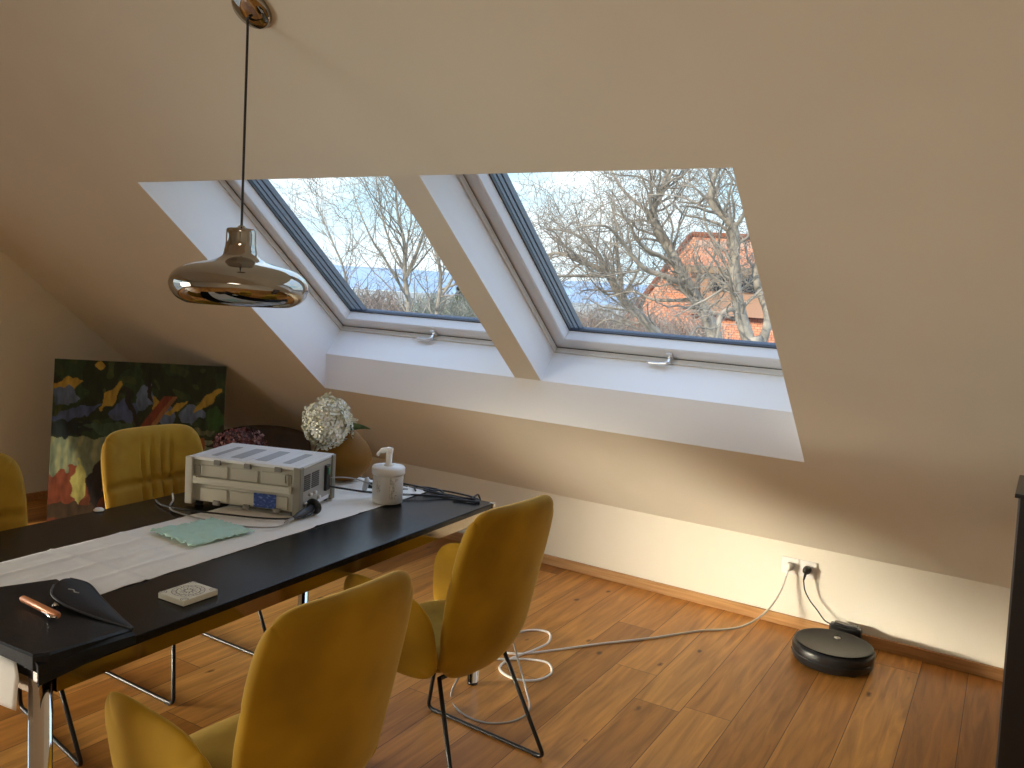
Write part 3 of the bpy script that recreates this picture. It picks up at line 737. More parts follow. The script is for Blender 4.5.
# ------------------------------------------------------------------ painting (a plain stand-in of the same colours)
def painting():
    t = thing('painting', 'unframed canvas painting in greens and reds leaning in the left corner', 'painting')
    TLc = Vector((-5.29, 2.985, 1.032)); TRc = Vector((-4.52, 3.685, 1.032))
    ex = (TRc - TLc).normalized(); wd = (TRc - TLc).length
    nrm = Vector((ex.y, -ex.x, 0)); BL = Vector((TLc.x, TLc.y, 0)) + nrm * .13; up = (TLc - BL); ht = up.length; up.normalize()
    nn = ex.cross(up).normalized()
    if nn.dot(nrm) < 0: nn = -nn
    def blob(u, v, cx, cy, rx, ry, a=0):
        x = (u - cx) * math.cos(a) + (v - cy) * math.sin(a); y = -(u - cx) * math.sin(a) + (v - cy) * math.cos(a)
        return (abs(x / rx) ** 1.3 + abs(y / ry) ** 1.3) * (1 + .5 * noise.noise(Vector((u * 22, v * 22, cx * 9))))
    def color(u, v):                         # u right 0..1, v down 0..1
        n1 = noise.noise(Vector((u * 5, v * 5, 0))); n2 = noise.noise(Vector((u * 14, v * 14, 4))); n3 = noise.noise(Vector((u * 30, v * 9, 8)))
        j = .02 * n2
        if v + j < .47:
            c = (.016, .026, .010) if n1 + .4 * n2 < .05 else (.022, .050, .018)
            if n2 > .32 and v < .42: c = (.05, .07, .02)
        elif v + .3 * j < .72: c = (.21, .25, .15) if n3 < .1 else (.27, .28, .14)
        else: c = (.13, .035, .014) if n1 < .1 else (.085, .026, .013)
        for (cx, cy, rx, ry, a, k) in patches:
            if blob(u + .018 * n2, v + .018 * n3, cx, cy, rx, ry, a) < 1: c = k
        # diagonal rust coloured band curving up to the right
        f = (.95 - v) / .75
        cxx = .30 + .22 * f + .16 * f * f
        if .20 < v < .80 and abs(u - cxx) < .040 + .02 * (v - .2): c = (.20, .045, .020) if u < cxx + .012 else (.30, .13, .05)
        g = .85 + .45 * n3 + .25 * noise.noise(Vector((u * 70, v * 25, 2)))
        return (c[0] * g, c[1] * g, c[2] * g, 1)
    B1 = (.07, .10, .20); B2 = (.12, .17, .27); Y = (.42, .28, .04); G = (.03, .09, .02); K = (.02, .016, .014)
    patches = [(.08, .15, .09, .035, -.2, Y), (.26, .03, .03, .03, 0, Y), (.07, .22, .07, .06, .3, B2), (.14, .32, .16, .035, -.35, B1), (.10, .42, .2, .05, -.1, (.012, .02, .02)),
               (.33, .22, .035, .10, .6, Y), (.42, .30, .10, .07, -.3, B1), (.36, .42, .18, .05, .1, (.05, .09, .05)), (.52, .22, .06, .08, .4, B2), (.60, .28, .03, .07, -.3, Y), (.45, .27, .016, .13, -.4, K), (.55, .17, .014, .08, -.2, K), (.66, .33, .06, .07, 0, B2),
               (.72, .27, .08, .025, -.6, Y), (.80, .31, .08, .06, -.2, B2), (.90, .22, .11, .028, -.75, Y), (.94, .33, .07, .08, 0, G), (.80, .42, .15, .03, 0, (.14, .15, .08)),
               (.95, .50, .07, .012, 0, K), (.86, .52, .03, .09, .35, (.30, .09, .03)), (.08, .80, .12, .16, .5, (.20, .05, .02)), (.17, .76, .045, .15, 0, (.40, .36, .10)), (.27, .76, .05, .17, .05, K),
               (.60, .58, .04, .05, 0, (.05, .05, .04)), (.72, .58, .04, .04, 0, K), (.45, .80, .12, .15, 0, (.16, .045, .02)), (.12, .93, .3, .06, 0, (.05, .03, .015)), (.93, .66, .06, .03, -.2, (.25, .05, .025))]
    nu, nv = 230, 230; vs = []; fs = []
    for j in range(nv + 1):
        for i in range(nu + 1): vs.append(BL + ex * wd * i / nu + up * ht * (1 - j / nv) + nn * .0005)
    for j in range(nv):
        for i in range(nu): a = j * (nu + 1) + i; fs.append((a, a + nu + 1, a + nu + 2, a + 1))
    me = D.meshes.new('painted_canvas'); me.from_pydata(vs, [], fs)
    ca = me.color_attributes.new('Col', 'FLOAT_COLOR', 'POINT')
    for j in range(nv + 1):
        for i in range(nu + 1): ca.data[j * (nu + 1) + i].color = color(i / nu, j / nv)
    link('painted_canvas', me, vcol_mat('oil_paint', .45), t)
    m = MB(); o = BL - nn * .0285
    m.prism([o, o + ex * wd, o + ex * wd + up * ht, o + up * ht], nn * .0280); m.build('stretcher_edge', pbr('canvas_edge', (.42, .38, .30), .8), t)
painting()

# dark seat in the corner behind the hydrangea
dk = thing('dark_armchair', 'low dark brown rounded chair in the shadow under the slope beside the painting', 'armchair', (-4.15, 3.69, 0), R(-55))
def bk(s, t_):
    a, b = squircle(s, t_, .5); return (-.16 + .10 * abs(a) ** 2, a * .29, .46 + b * .21)
m = MB(); pad(m, bk, .10, 20, 20, 5); m.build('backrest', [BROWN, BROWN], dk)
def st(s, t_):
    a, b = squircle(s, t_, .5); return (.06 + b * .24, a * .27, .32)
m = MB(); pad(m, st, .14, 18, 18, 5); m.build('seat', [BROWN, BROWN], dk)
for (x, y) in ((-.12, -.2), (-.12, .2), (.22, -.2), (.22, .2)):
    m = MB(); m.tube([(x, y, 0), (x * .9, y * .9, .27)], [.012, .02], 10); m.build('leg', BLACK, dk)

# ------------------------------------------------------------------ sockets, robot, cables on the floor
so = thing('wall_socket', 'white double power socket low on the knee wall', 'socket', (-.97, KY, .318))
for sx in (-1, 1):
    m = MB(); m.box((sx * .0445, -.004, 0), (.087, .008, .087), bev=.003); fp = m.build('face_plate', WPLAST, so)
    m = MB(); m.lathe([(.021, 0), (.021, .003), (.026, .003), (.026, 0)], (sx * .0445, -.0075, 0), 32, Matrix.Rotation(R(90), 4, 'X')); m.build('socket_ring', WPLAST, fp)
def plug(x, mat, nm, lab):
    m = MB(); Mx = Matrix.Rotation(R(90), 4, 'X')
    m.lathe([(0, .000), (.0205, .000), (.0205, .018), (.018, .030), (.010, .038), (0, .040)], (x, KY - .009, .318), 28, Mx)
    m.tube([(x, KY - .035, .312), (x - .003, KY - .042, .29), (x - .006, KY - .043, .27)], [.008, .006, .0045], 10)
    tag(m.build(nm, mat), lab, 'plug')
plug(-.97 - .0445, WPLAST, 'power_plug', 'white power plug in the left half of the socket'); plug(-.97 + .0445, BLACK, 'power_plug', 'black power plug in the right half of the socket')
cable('extension_cord', [(-1.021, KY - .043, .272), (-1.035, KY - .06, .20), (-1.062, KY - .10, .125), (-1.105, KY - .16, .062), (-1.165, 4.20, .022), (-1.235, 4.13, .007), (-1.33, 4.03, .005), (-1.48, 3.78, .005), (-1.644, 3.545, .005), (-1.78, 3.33, .005), (-1.875, 3.20, .005),
       (-1.97, 3.17, .005), (-2.03, 3.30, .005), (-1.985, 3.46, .005), (-1.90, 3.50, .005), (-1.84, 3.40, .005), (-1.84, 3.26, .012), (-1.88, 3.12, .005), (-1.86, 3.01, .005), (-1.76, 2.97, .005), (-1.68, 3.02, .005), (-1.665, 3.12, .005), (-1.73, 3.20, .005), (-1.82, 3.17, .005), (-1.90, 3.10, .006), (-2.0, 3.03, .005), (-2.03, 2.96, .02), (-2.0, 2.9, .2), (-1.97, 2.9, .5), (-1.96, 2.89, .69)], .0055, WCABLE, 'white extension cord looping over the floor to the wall socket')
cable('thin_lead', [(-1.90, 2.89, .68), (-1.905, 2.89, .45), (-1.90, 2.82, .12), (-1.89, 2.70, .004), (-1.78, 2.60, .003), (-1.66, 2.585, .003), (-1.575, 2.66, .003), (-1.57, 2.78, .003), (-1.66, 2.90, .02), (-1.75, 2.97, .1), (-1.82, 2.91, .4), (-1.84, 2.90, .68)], .004, GCABLE, 'thin grey lead hanging in a loop from the table to the floor')
cable('robot_cable', [(-.932, KY - .043, .272), (-.92, KY - .045, .22), (-.89, KY - .04, .17), (-.85, KY - .05, .135), (-.81, KY - .055, .095), (-.775, KY - .06, .085)], .0035, RUBBER, 'thin black cable dropping from the socket to the robot dock')
RX, RY = -.706, 4.100
RTOP = pbr('robot_gloss_black', (.006, .006, .007), .25, spec=.15)
rb = thing('robot_vacuum', 'round black robot vacuum parked on the floor by the knee wall', 'robot vacuum', (RX, RY, 0)); rb.scale = (1.06, 1.06, 1.05)
m = MB(); m.lathe([(0, .006), (.155, .006), (.164, .011), (.171, .022), (.173, .074), (.169, .083), (.160, .088), (0, .088)], n=64); m.build('body', BLACK, rb)
m = MB(); m.lathe([(.160, .0865), (.166, .0915), (.160, .0940), (.152, .0915), (.0, .0915)], n=64); m.build('top_cover', RTOP, rb)
m = MB(); a0, a1 = R(200), R(340)
pts = [(.174 * math.cos(a0 + (a1 - a0) * k / 24), .174 * math.sin(a0 + (a1 - a0) * k / 24), .046) for k in range(25)]
m.tube(pts, .004, 8); m.build('bumper_strip', RUBBER, rb)
m = MB(); m.lathe([(0, 0), (.014, 0), (.014, .002), (0, .003)], (0, .07, .0915), 24); m.build('power_button', ALU, rb)
for (x, y, r_) in ((.09, -.08, .03), (-.09, -.08, .03), (0, .12, .015)):
    m = MB(); m.lathe([(0, 0), (r_, 0), (r_, .012), (0, .012)], (x, y, 0), 18); m.build('wheel', RUBBER, rb)
dc = thing('charging_dock', 'low black charging dock between robot vacuum and knee wall', 'dock', (RX + .0, 4.375, 0))
m = MB(); m.box((0, 0, .048), (.15, .055, .096), bev=.01); m.build('housing', BLACK, dc)
m = MB(); m.box((0, 0, .100), (.11, .04, .010), bev=.004); m.build('top_plate', pbr('dock_grey', (.05, .05, .055), .25), dc)

# dark cabinet at the right
cb = thing('dark_cabinet', 'tall dark grey cabinet panel at the right edge of the photo', 'cabinet', (0, 0, 0))
c_y0, c_y1 = 2.7, 3.05; zt = 1.153
m = MB(); m.prism([(.016, c_y1, .0), (.60, c_y1, .0), (.60, c_y1, zt), (-.026, c_y1, zt)], (0, c_y0 - c_y1, 0)); m.build('carcass', CABINET, cb)
m = MB(); m.prism([(.011, c_y1 + .001, .0), (.016, c_y1 + .001, .0), (-.026, c_y1 + .001, zt), (-.031, c_y1 + .001, zt)], (0, c_y0 - c_y1 - .002, 0)); m.build('edge_band', CABEDGE, cb)
m = MB(); m.box((.28, (c_y0 + c_y1) / 2, zt + .006), (.64, c_y1 - c_y0 + .01, .012), bev=.002); m.build('top_board', CABINET, cb)

# ------------------------------------------------------------------ outside
def pol(az, el, d, z0=1.62): a = R(az); return Vector((d * math.sin(a), d * math.cos(a), z0 + el * d))
def grow(V, F, p, d, r, L, lev, rg, wig, up):
    n = max(3, int(L / (.16 if lev < 2 else .12))); n = min(n, 9); seg = L / n; pts = [p.copy()]; rs = [r]
    ax = d.copy()
    for i in range(n):
        ax = (ax + Vector((rg.gauss(0, wig), rg.gauss(0, wig), rg.gauss(0, wig) + up * .12))).normalized()
        p = p + ax * seg; pts.append(p.copy()); rs.append(r * (1 - .62 * (i + 1) / n))
    tubeVF(V, F, pts, rs, 5 if lev < 1 else (4 if lev < 2 else 3))
    return pts, rs
def tubeVF(V, F, pts, rs, k):
    base = len(V); up = None
    for i, p in enumerate(pts):
        t = (pts[min(i + 1, len(pts) - 1)] - pts[max(i - 1, 0)]).normalized()
        if up is None: up = t.orthogonal().normalized()
        up = up - t * up.dot(t); up = up.normalized() if up.length > 1e-6 else t.orthogonal().normalized(); w = t.cross(up)
        for q in range(k): a = 2 * math.pi * q / k; V.append(p + (up * math.cos(a) + w * math.sin(a)) * rs[i])
    for i in range(len(pts) - 1):
        for q in range(k): a = base + i * k + q; b = base + i * k + (q + 1) % k; F.append((a, b, b + k, a + k))
def branch(V, F, pts, rs, lev, maxlev, rg, wig, up, dens, ratio):
    if lev > maxlev: return
    tot = sum((b - a).length for a, b in zip(pts, pts[1:]))
    n = max(2, int(tot * dens[min(lev, len(dens) - 1)]))
    for k in range(n):
        f = (k + rg.uniform(.2, .9)) / n; f = .12 + .88 * f if lev > 0 else .3 + .7 * f
        i = min(int(f * (len(pts) - 1)), len(pts) - 2); t = f * (len(pts) - 1) - i
        p = pts[i].lerp(pts[i + 1], min(1, t)); ax = (pts[i + 1] - pts[i]).normalized(); r = min((rs[i] * (1 - t) + rs[i + 1] * t) * rg.uniform(.28, .55), .026 / (lev + 1) ** 1.15)
        side = Vector((rg.gauss(0, 1), rg.gauss(0, 1), rg.gauss(0, .8))); side = (side - ax * side.dot(ax)).normalized()
        ang = rg.uniform(.5, 1.15); d = (ax * math.cos(ang) + side * math.sin(ang)).normalized()
        L = ratio[min(lev, len(ratio) - 1)] * rg.uniform(.6, 1.25)
        if r < .0045: r = .0045
        q, qs = grow(V, F, p, d, r, L, lev, rg, wig, up)
        branch(V, F, q, qs, lev + 1, maxlev, rg, wig, up, dens, ratio)
def tree(name, label, limbs, seed, maxlev=3, dens=(2.2, 3.0, 4.0), ratio=(1.6, .8, .42), wig=.22, up=.4, group=None, mat=None, minr=.006):
    rg = random.Random(seed); V, F = [], []; V2, F2 = [], []
    for pts, r0, r1 in limbs:
        P = spline(pts, 5); rs = [.62 * (r0 + (r1 - r0) * i / (len(P) - 1)) for i in range(len(P))]
        rs = [x * (1 + .1 * noise.noise(p * 2)) for x, p in zip(rs, P)]
        P = [p + Vector((noise.noise(p * 1.3), noise.noise(p * 1.3 + Vector((5, 0, 0))), 0)) * .08 for p in P]
        tubeVF(V, F, P, rs, 8); branch(V2, F2, P, rs, 0, maxlev, rg, wig, up, dens, ratio)
    base = limbs[0][0][0]; t = thing(name, label, 'tree', base, 0, group)
    for nm, v, f, mt in (('trunk', V, F, BARK), ('branches', V2, F2, mat or TWIG)):
        me = D.meshes.new(nm); me.from_pydata([p - base for p in v], [], f); link(nm, me, mt, t, None, True)
    return t
GZ = -6.0
def gnd(az, d): p = pol(az, 0, d); p.z = GZ; return p
dA = 15.0
tree('bare_tree', 'big leafless tree with a leaning forked trunk seen in front of the tiled roof', [
    ([gnd(-18.3, dA), pol(-18.6, -.10, dA), pol(-18.93, -.043, dA), pol(-19.6, -.012, dA), pol(-20.83, .018, dA), pol(-22.3, .060, dA), pol(-23.6, .100, dA), pol(-23.3, .125, dA), pol(-22.9, .16, dA), pol(-22.4, .21, dA)], .27, .05),
    ([pol(-20.83, .018, dA), pol(-22.2, .030, dA - .3), pol(-24, .040, dA - .5), pol(-25.3, .068, dA - .7), pol(-26.6, .085, dA - 1), pol(-28.6, .082, dA - 1.2)], .10, .02),
    ([pol(-23.6, .100, dA), pol(-24.6, .112, dA + .2), pol(-26, .135, dA + .4), pol(-27.2, .17, dA + .6)], .07, .02),
    ([pol(-20.5, .008, dA), pol(-22.8, .004, dA + .3), pol(-24.6, .012, dA + .6), pol(-26, .004, dA + .8)], .06, .015),
    ([pol(-21.6, .045, dA), pol(-23.8, .062, dA - .4), pol(-25.0, .09, dA - .6), pol(-26.0, .10, dA - .6)], .07, .02),
    ([pol(-20.2, .006, dA), pol(-19.3, .03, dA), pol(-18.4, .045, dA + .2), pol(-17.4, .05, dA + .3)], .05, .015)], 11, dens=(4.6, 4.4, 4.2), ratio=(1.25, .62, .34), wig=.30)
tree('bare_tree', 'pale leafless tree with upright stems at the right end of the right window', [
    ([gnd(-16.2, 13), pol(-16.4, -.08, 13), pol(-16.9, -.04, 13), pol(-17.6, .0, 13), pol(-18.0, .04, 13), pol(-18.6, .09, 13), pol(-19.9, .115, 13), pol(-19.8, .15, 13), pol(-19.0, .20, 13)], .22, .04),
    ([pol(-16.7, -.06, 13), pol(-15.6, -.01, 13.2), pol(-16.6, .03, 13.3), pol(-17.0, .09, 13.2), pol(-17.4, .17, 13)], .13, .03),
    ([pol(-17.6, .0, 13), pol(-18.8, -.005, 12.8), pol(-19.0, -.03, 12.7), pol(-18.8, -.06, 12.7)], .06, .05),
    ([pol(-18.6, .09, 13), pol(-17.8, .11, 12.8), pol(-17.0, .16, 12.6)], .06, .02)], 23, dens=(4.0, 4.2, 4.0), ratio=(1.1, .6, .32), wig=.28)
tree('bare_tree', 'gnarled leafless tree with a broad crown left of the tiled roof', [
    ([gnd(-21.8, 17), pol(-22.0, -.10, 17), pol(-22.3, -.05, 17), pol(-23.6, -.022, 17), pol(-25.0, .002, 17), pol(-26.1, .028, 17), pol(-27.5, .040, 17), pol(-29.3, .051, 17), pol(-30.6, .046, 17)], .24, .03),
    ([pol(-25.0, .002, 17), pol(-25.3, .035, 17.2), pol(-25.9, .07, 17.4), pol(-26.3, .11, 17.4)], .10, .02),
    ([pol(-26.1, .028, 17), pol(-27.3, .060, 16.8), pol(-28.8, .075, 16.6), pol(-30.4, .078, 16.6)], .08, .02),
    ([pol(-25.0, .002, 17), pol(-24.5, .03, 16.6), pol(-24.3, .065, 16.4)], .07, .02),
    ([pol(-26.1, .028, 17), pol(-28.3, .026, 16.6), pol(-30.2, .022, 16.4), pol(-31.2, .008, 16.4)], .06, .015),
    ([pol(-24.2, -.03, 17), pol(-26.0, -.022, 16.7), pol(-27.2, -.036, 16.7)], .05, .02)], 31, dens=(4.4, 4.4, 4.2), ratio=(1.35, .68, .36), wig=.30)
tree('slender_tree', 'slender upright leafless tree in the middle of the left window', [
    ([gnd(-39.3, 18), pol(-39.3, -.12, 18), pol(-39.4, -.04, 18), pol(-39.6, .01, 18), pol(-39.9, .05, 18), pol(-40.4, .09, 18), pol(-40.6, .15, 18)], .14, .02),
    ([pol(-39.6, .01, 18), pol(-38.8, .05, 18), pol(-38.3, .10, 18), pol(-38.2, .15, 18)], .07, .015),
    ([pol(-39.5, -.01, 18), pol(-41.0, .03, 17.8), pol(-42.2, .06, 17.6), pol(-43.2, .10, 17.6)], .05, .012),
    ([pol(-39.7, .02, 18), pol(-41, .06, 18.2), pol(-41.8, .11, 18.3), pol(-42.0, .14, 18.3)], .045, .012)], 41, dens=(3.0, 3.0, 3.2), ratio=(1.5, .8, .42), wig=.15, up=1.1)
tree('slender_tree', 'thin leafless sapling at the left side of the left window', [
    ([gnd(-42.5, 16), pol(-42.6, -.10, 16), pol(-42.9, -.04, 16), pol(-43.6, .01, 16), pol(-44.6, .05, 16), pol(-45.6, .085, 16)], .06, .012),
    ([pol(-42.9, -.04, 16), pol(-44.2, -.01, 16), pol(-45.6, .015, 16), pol(-46.8, .035, 16)], .03, .01)], 43, dens=(3.0, 2.6, 2.6), ratio=(1.2, .7, .4), wig=.15, up=.9)
tree('slender_tree', 'leafless tree with curved stems next to the dark conifer', [
    ([gnd(-37.4, 20), pol(-37.3, -.10, 20), pol(-37.4, -.03, 20), pol(-37.5, .02, 20), pol(-37.9, .06, 20), pol(-37.5, .10, 20)], .14, .02),
    ([pol(-37.4, -.01, 20), pol(-36.4, .03, 20), pol(-36.2, .07, 20)], .07, .015),
    ([pol(-37.4, .0, 20), pol(-35.4, .02, 20), pol(-34.6, .05, 20)], .05, .015)], 47, dens=(2.4, 2.6, 3.0), ratio=(1.4, .8, .42), wig=.2, up=.7)
# dark conifer clump behind
def conifer(az, d, top, w, seed, label):
    rg = random.Random(seed); base = gnd(az, d); t = thing('conifer', label, 'tree', base); m = MB()
    H_ = pol(az, top, d).z - GZ
    m.tube([(0, 0, 0), (0, 0, H_ * .95)], [.2, .03], 8); m.build('trunk', BARK, t)
    V, F = [], []
    for k in range(1500):
        f = rg.random() ** .7; z = H_ * (.25 + .75 * f); rr = w * (1.05 - f) * rg.uniform(.2, 1); a = rg.uniform(0, 6.28)
        p = Vector((rr * math.cos(a), rr * math.sin(a), z)); s = rg.uniform(.12, .3); b = len(V)
        d1 = Vector((rg.gauss(0, 1), rg.gauss(0, 1), rg.gauss(0, .6))).normalized() * s; d2 = Vector((rg.gauss(0, 1), rg.gauss(0, 1), rg.gauss(0, .6))).normalized() * s * .4
        V += [p - d1, p + d2, p + d1, p - d2]; F.append((b, b + 1, b + 2, b + 3))
    me = D.meshes.new('needles'); me.from_pydata(V, [], F); link('needles', me, PINE, t)
conifer(-35.6, 26, .035, 1.3, 3, 'dark conifer clump at the right of the left window')
conifer(-34.0, 30, .030, 2.0, 4, 'second dark conifer half hidden by the divider beam')
# scrub thickets: uncountable twigs
def scrub(name, label, az0, az1, d0, d1, top, n, seed, mat):
    rg = random.Random(seed); V, F = [], []
    for k in range(n):
        az = rg.uniform(az0, az1); d = rg.uniform(d0, d1); tp = top(az) + rg.gauss(0, .006); p = pol(az, tp, d); z1 = p.z; z0 = GZ
        h = (z1 + 2.5) * rg.uniform(.0, 1) ** .6; q = Vector((p.x, p.y, -2.5 + max(h, .1)))
        dr = Vector((rg.gauss(0, .5), rg.gauss(0, .5), 1)).normalized(); L = rg.uniform(.35, .9); b = [q - dr * L]
        for i in range(3): dr = (dr + Vector((rg.gauss(0, .35), rg.gauss(0, .35), rg.gauss(0, .2)))).normalized(); b.append(b[-1] + dr * L / 3)
        tubeVF(V, F, b, [.013, .010, .008, .005], 3)
    me = D.meshes.new(name); me.from_pydata(V, [], F); o = link(name, me, mat)
    return tag(o, label, 'bushes', kind='stuff')
scrub('hedge', 'pinkish brown leafless scrub along the bottom of the right window', -34, -19, 22, 27, lambda a: -.011 + .010 * noise.noise(Vector((a * .8, 0, 0))), 11000, 5, SCRUB)
GREYSC = noisy(pbr('grey_green_scrub', (.24, .24, .17), .95), (.15, .16, .10), (.38, .37, .29), 2, 3)
scrub('thicket', 'grey green thicket at the lower right of the left window', -41, -33, 23, 28, lambda a: -.004 - .020 * max(0, (-a - 37.5) / 3) + .008 * noise.noise(Vector((a, 0, 0))), 9000, 6, GREYSC)
scrub('thicket', 'brown twiggy thicket at the lower left of the left window', -49, -40, 20, 25, lambda a: -.006 + .008 * noise.noise(Vector((a, 3, 0))), 10000, 8, SCRUB)

# house with tiled roof
def tile_mat():
    m = pbr('clay_roof_tiles', (.5, .18, .08), .8, spec=.2); nt = m.node_tree; L = nt.links.new; b = nt.nodes['Principled BSDF']
    uv = N(m, 'ShaderNodeUVMap'); uv.uv_map = 'UV'
    br = N(m, 'ShaderNodeTexBrick'); br.inputs['Scale'].default_value = 1; br.inputs['Brick Width'].default_value = .17; br.inputs['Row Height'].default_value = .11; br.inputs['Mortar Size'].default_value = .008
    br.inputs['Color1'].default_value = (.58, .235, .12, 1); br.inputs['Color2'].default_value = (.72, .34, .19, 1); br.inputs['Mortar'].default_value = (.24, .09, .05, 1)
    L(uv.outputs['UV'], br.inputs['Vector'])
    no = N(m, 'ShaderNodeTexNoise'); no.inputs['Scale'].default_value = .9; no.inputs['Detail'].default_value = 6; L(uv.outputs['UV'], no.inputs['Vector'])
    rp = N(m, 'ShaderNodeValToRGB'); rp.color_ramp.elements[0].position = .35; rp.color_ramp.elements[0].color = (.75, .7, .68, 1); rp.color_ramp.elements[1].position = .65; rp.color_ramp.elements[1].color = (1.1, 1.05, 1, 1)
    L(no.outputs['Fac'], rp.inputs['Fac'])
    mx = N(m, 'ShaderNodeMix', data_type='RGBA', blend_type='MULTIPLY'); mx.inputs[0].default_value = 1; L(br.outputs['Color'], mx.inputs[6]); L(rp.outputs['Color'], mx.inputs[7]); L(mx.outputs[2], b.inputs['Base Color'])
    return m
TILES = tile_mat(); PLASTER = pbr('house_plaster', (.6, .55, .45), .9); FASCIA = pbr('fascia_wood', (.30, .20, .12), .8)
def roof_face(m, pts, uvl):
    vs = [m.bm.verts.new(Vector(p)) for p in pts]; f = m.bm.faces.new(vs)
    o = Vector(pts[0]); ex = (Vector(pts[1]) - o).normalized(); n = (Vector(pts[1]) - o).cross(Vector(pts[2]) - o).normalized(); ey = n.cross(ex)
    for lp in f.loops: d = lp.vert.co - o; lp[uvl].uv = (d.dot(ex), d.dot(ey))
def house():
    d = 28.0
    t = thing('tiled_house', 'house with an orange clay tiled hipped roof behind the bare trees', 'house', gnd(-19, d))
    base = t.location
    # local frame: u to the right as seen, w away from the camera
    a = R(-19.5); u = Vector((math.cos(a), -math.sin(a), 0)); w = Vector((math.sin(a), math.cos(a), 0))
    P = lambda x, y, z: u * x + w * y + Vector((0, 0, z - GZ))
    x_ = lambda az: math.tan(R(az + 19.0)) * d
    xr, zr = x_(-21.17), 4.05                     # left end of the ridge
    m = MB(); uvl = m.bm.loops.layers.uv.new('UV'); zb = -.4; xl = x_(-26.3); xe = 7.5; f0 = -2.2; f1 = 8.0
    # main slope, hip on the left, back slope
    roof_face(m, [P(xl, f0, zb), P(xe, f0, zb), P(xe, 2.5, zr), P(xr, 2.5, zr)], uvl)
    roof_face(m, [P(xl, f1, zb), P(xl, f0, zb), P(xr, 2.5, zr)], uvl)
    roof_face(m, [P(xe, f1, zb), P(xl, f1, zb), P(xr, 2.5, zr), P(xe, 2.5, zr)], uvl)
    rf = m.build('roof', TILES, t, fix=False)
    m = MB(); m.tube([P(xr, 2.5, zr + .03), P(xe, 2.5, zr + .03)], .11, 10); m.tube([P(xr, 2.5, zr + .02), P(xl, f0, zb + .03)], .10, 10); m.build('ridge_tiles', TILES, rf)
    m = MB(); m.prism([P(xl + .4, f0 + .5, GZ), P(xe - .3, f0 + .5, GZ), P(xe - .3, f1 - .5, GZ), P(xl + .4, f1 - .5, GZ)], (0, 0, zb - GZ)); m.build('wall', PLASTER, t)
    # dormer with its own tiled roof
    dx0, dx1 = x_(-20.8), x_(-15.5); zt = 1.62 + .062 * (d); zl = 1.62 + .045 * d
    m = MB(); uvl = m.bm.loops.layers.uv.new('UV')
    roof_face(m, [P(dx0 - .2, -.9, zl), P(dx1, -.9, zl), P(dx1, 1.9, zl + 1.0), P(dx0 + .3, 1.9, zl + 1.0)], uvl); dr = m.build('dormer_roof', TILES, t, fix=False)
    m = MB(); m.prism([P(dx0, -.7, zl - 1.5), P(dx1, -.7, zl - 1.5), P(dx1, 1.6, zl - .4), P(dx0, 1.6, zl - .4)], (0, 0, 0.0001 + 1.35)); m.build('dormer_wall', pbr('dormer_boards', (.42, .24, .15), .9), t)
    m = MB(); m.prism([P(dx0 - .2, -.93, zl - .22), P(dx1, -.93, zl - .22), P(dx1, -.80, zl - .22), P(dx0 - .2, -.80, zl - .22)], (0, 0, .22)); m.build('fascia', FASCIA, dr)
    for k in range(3):
        m = MB(); x0 = dx0 + .6 + k * .95; m.prism([P(x0, -.74, zl - .75), P(x0 + .55, -.74, zl - .75), P(x0 + .55, -.69, zl - .75), P(x0, -.69, zl - .75)], (0, 0, .5)); m.build('window', pbr('dark_window', (.03, .035, .04), .1), t)
house()
# far low roof left of the house
def far_roof(az, d, w_, el, lab, hcol):
    t = thing('distant_house', lab, 'house', gnd(az, d)); z = pol(az, el, d).z - GZ
    m = MB(); m.prism([(-w_, -2, z - 1.6), (w_, -2, z - 1.6), (w_ * .8, 0, z), (-w_ * .8, 0, z)], (0, .1, 0)); m.prism([(-w_, -2, z - 1.6), (w_, -2, z - 1.6), (w_, 2, z - 1.6), (-w_, 2, z - 1.6)], (0, 0, .1)); m.prism([(-w_ * .8, 0, z), (w_ * .8, 0, z), (w_, 2, z - 1.6), (-w_, 2, z - 1.6)], (0, .1, 0)); m.build('roof', hcol, t)
    m = MB(); m.box((0, 0, (z - 1.6) / 2), (w_ * 1.8, 3.4, z - 1.6)); m.build('wall', PLASTER, t); t.rotation_euler = (0, 0, R(-az * .6)); return t
BR = noisy(pbr('weathered_roof', (.3, .14, .09), .9), (.26, .12, .08), (.36, .18, .12), 2)
far_roof(-28.9, 48, 2.6, -.022, 'distant house with a brown roof seen above the scrub', BR)
far_roof(-37.6, 42, 1.3, -.030, 'small distant house with a pale roof above the thicket', pbr('pale_roof', (.7, .7, .66), .8))
# terrain
m = MB(); n = 24
for i in range(n):
    for j in range(n): pass
m.poly([(-900, -60, GZ), (300, -60, GZ), (300, 1500, GZ), (-900, 1500, GZ)])
for v_ in m.bm.verts: pass
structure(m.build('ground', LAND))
def hills():
    V, F = [], []; n = 160
    for i in range(n + 1):
        az = -60 + 52 * i / n
        for (d, e0) in ((1500, 0), (1900, .35), (2300, .72), (2700, 1)):
            crest = .0205 + .004 * noise.noise(Vector((az * .16, 0, 0))) + .0015 * noise.noise(Vector((az * .7, 2, 0)))
            p = pol(az, 0, d); zt_ = 1.62 + crest * 2700; p.z = GZ + (zt_ - GZ) * e0 * (1 + .02 * noise.noise(Vector((az * .5, d * .01, 0)))) ; V.append(p)
        p = pol(az, 0, 3100); p.z = GZ; V.append(p)
    for i in range(n):
        for j in range(4): a = i * 5 + j; F.append((a, a + 1, a + 6, a + 5))
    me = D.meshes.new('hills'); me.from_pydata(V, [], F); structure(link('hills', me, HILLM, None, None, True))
hills()

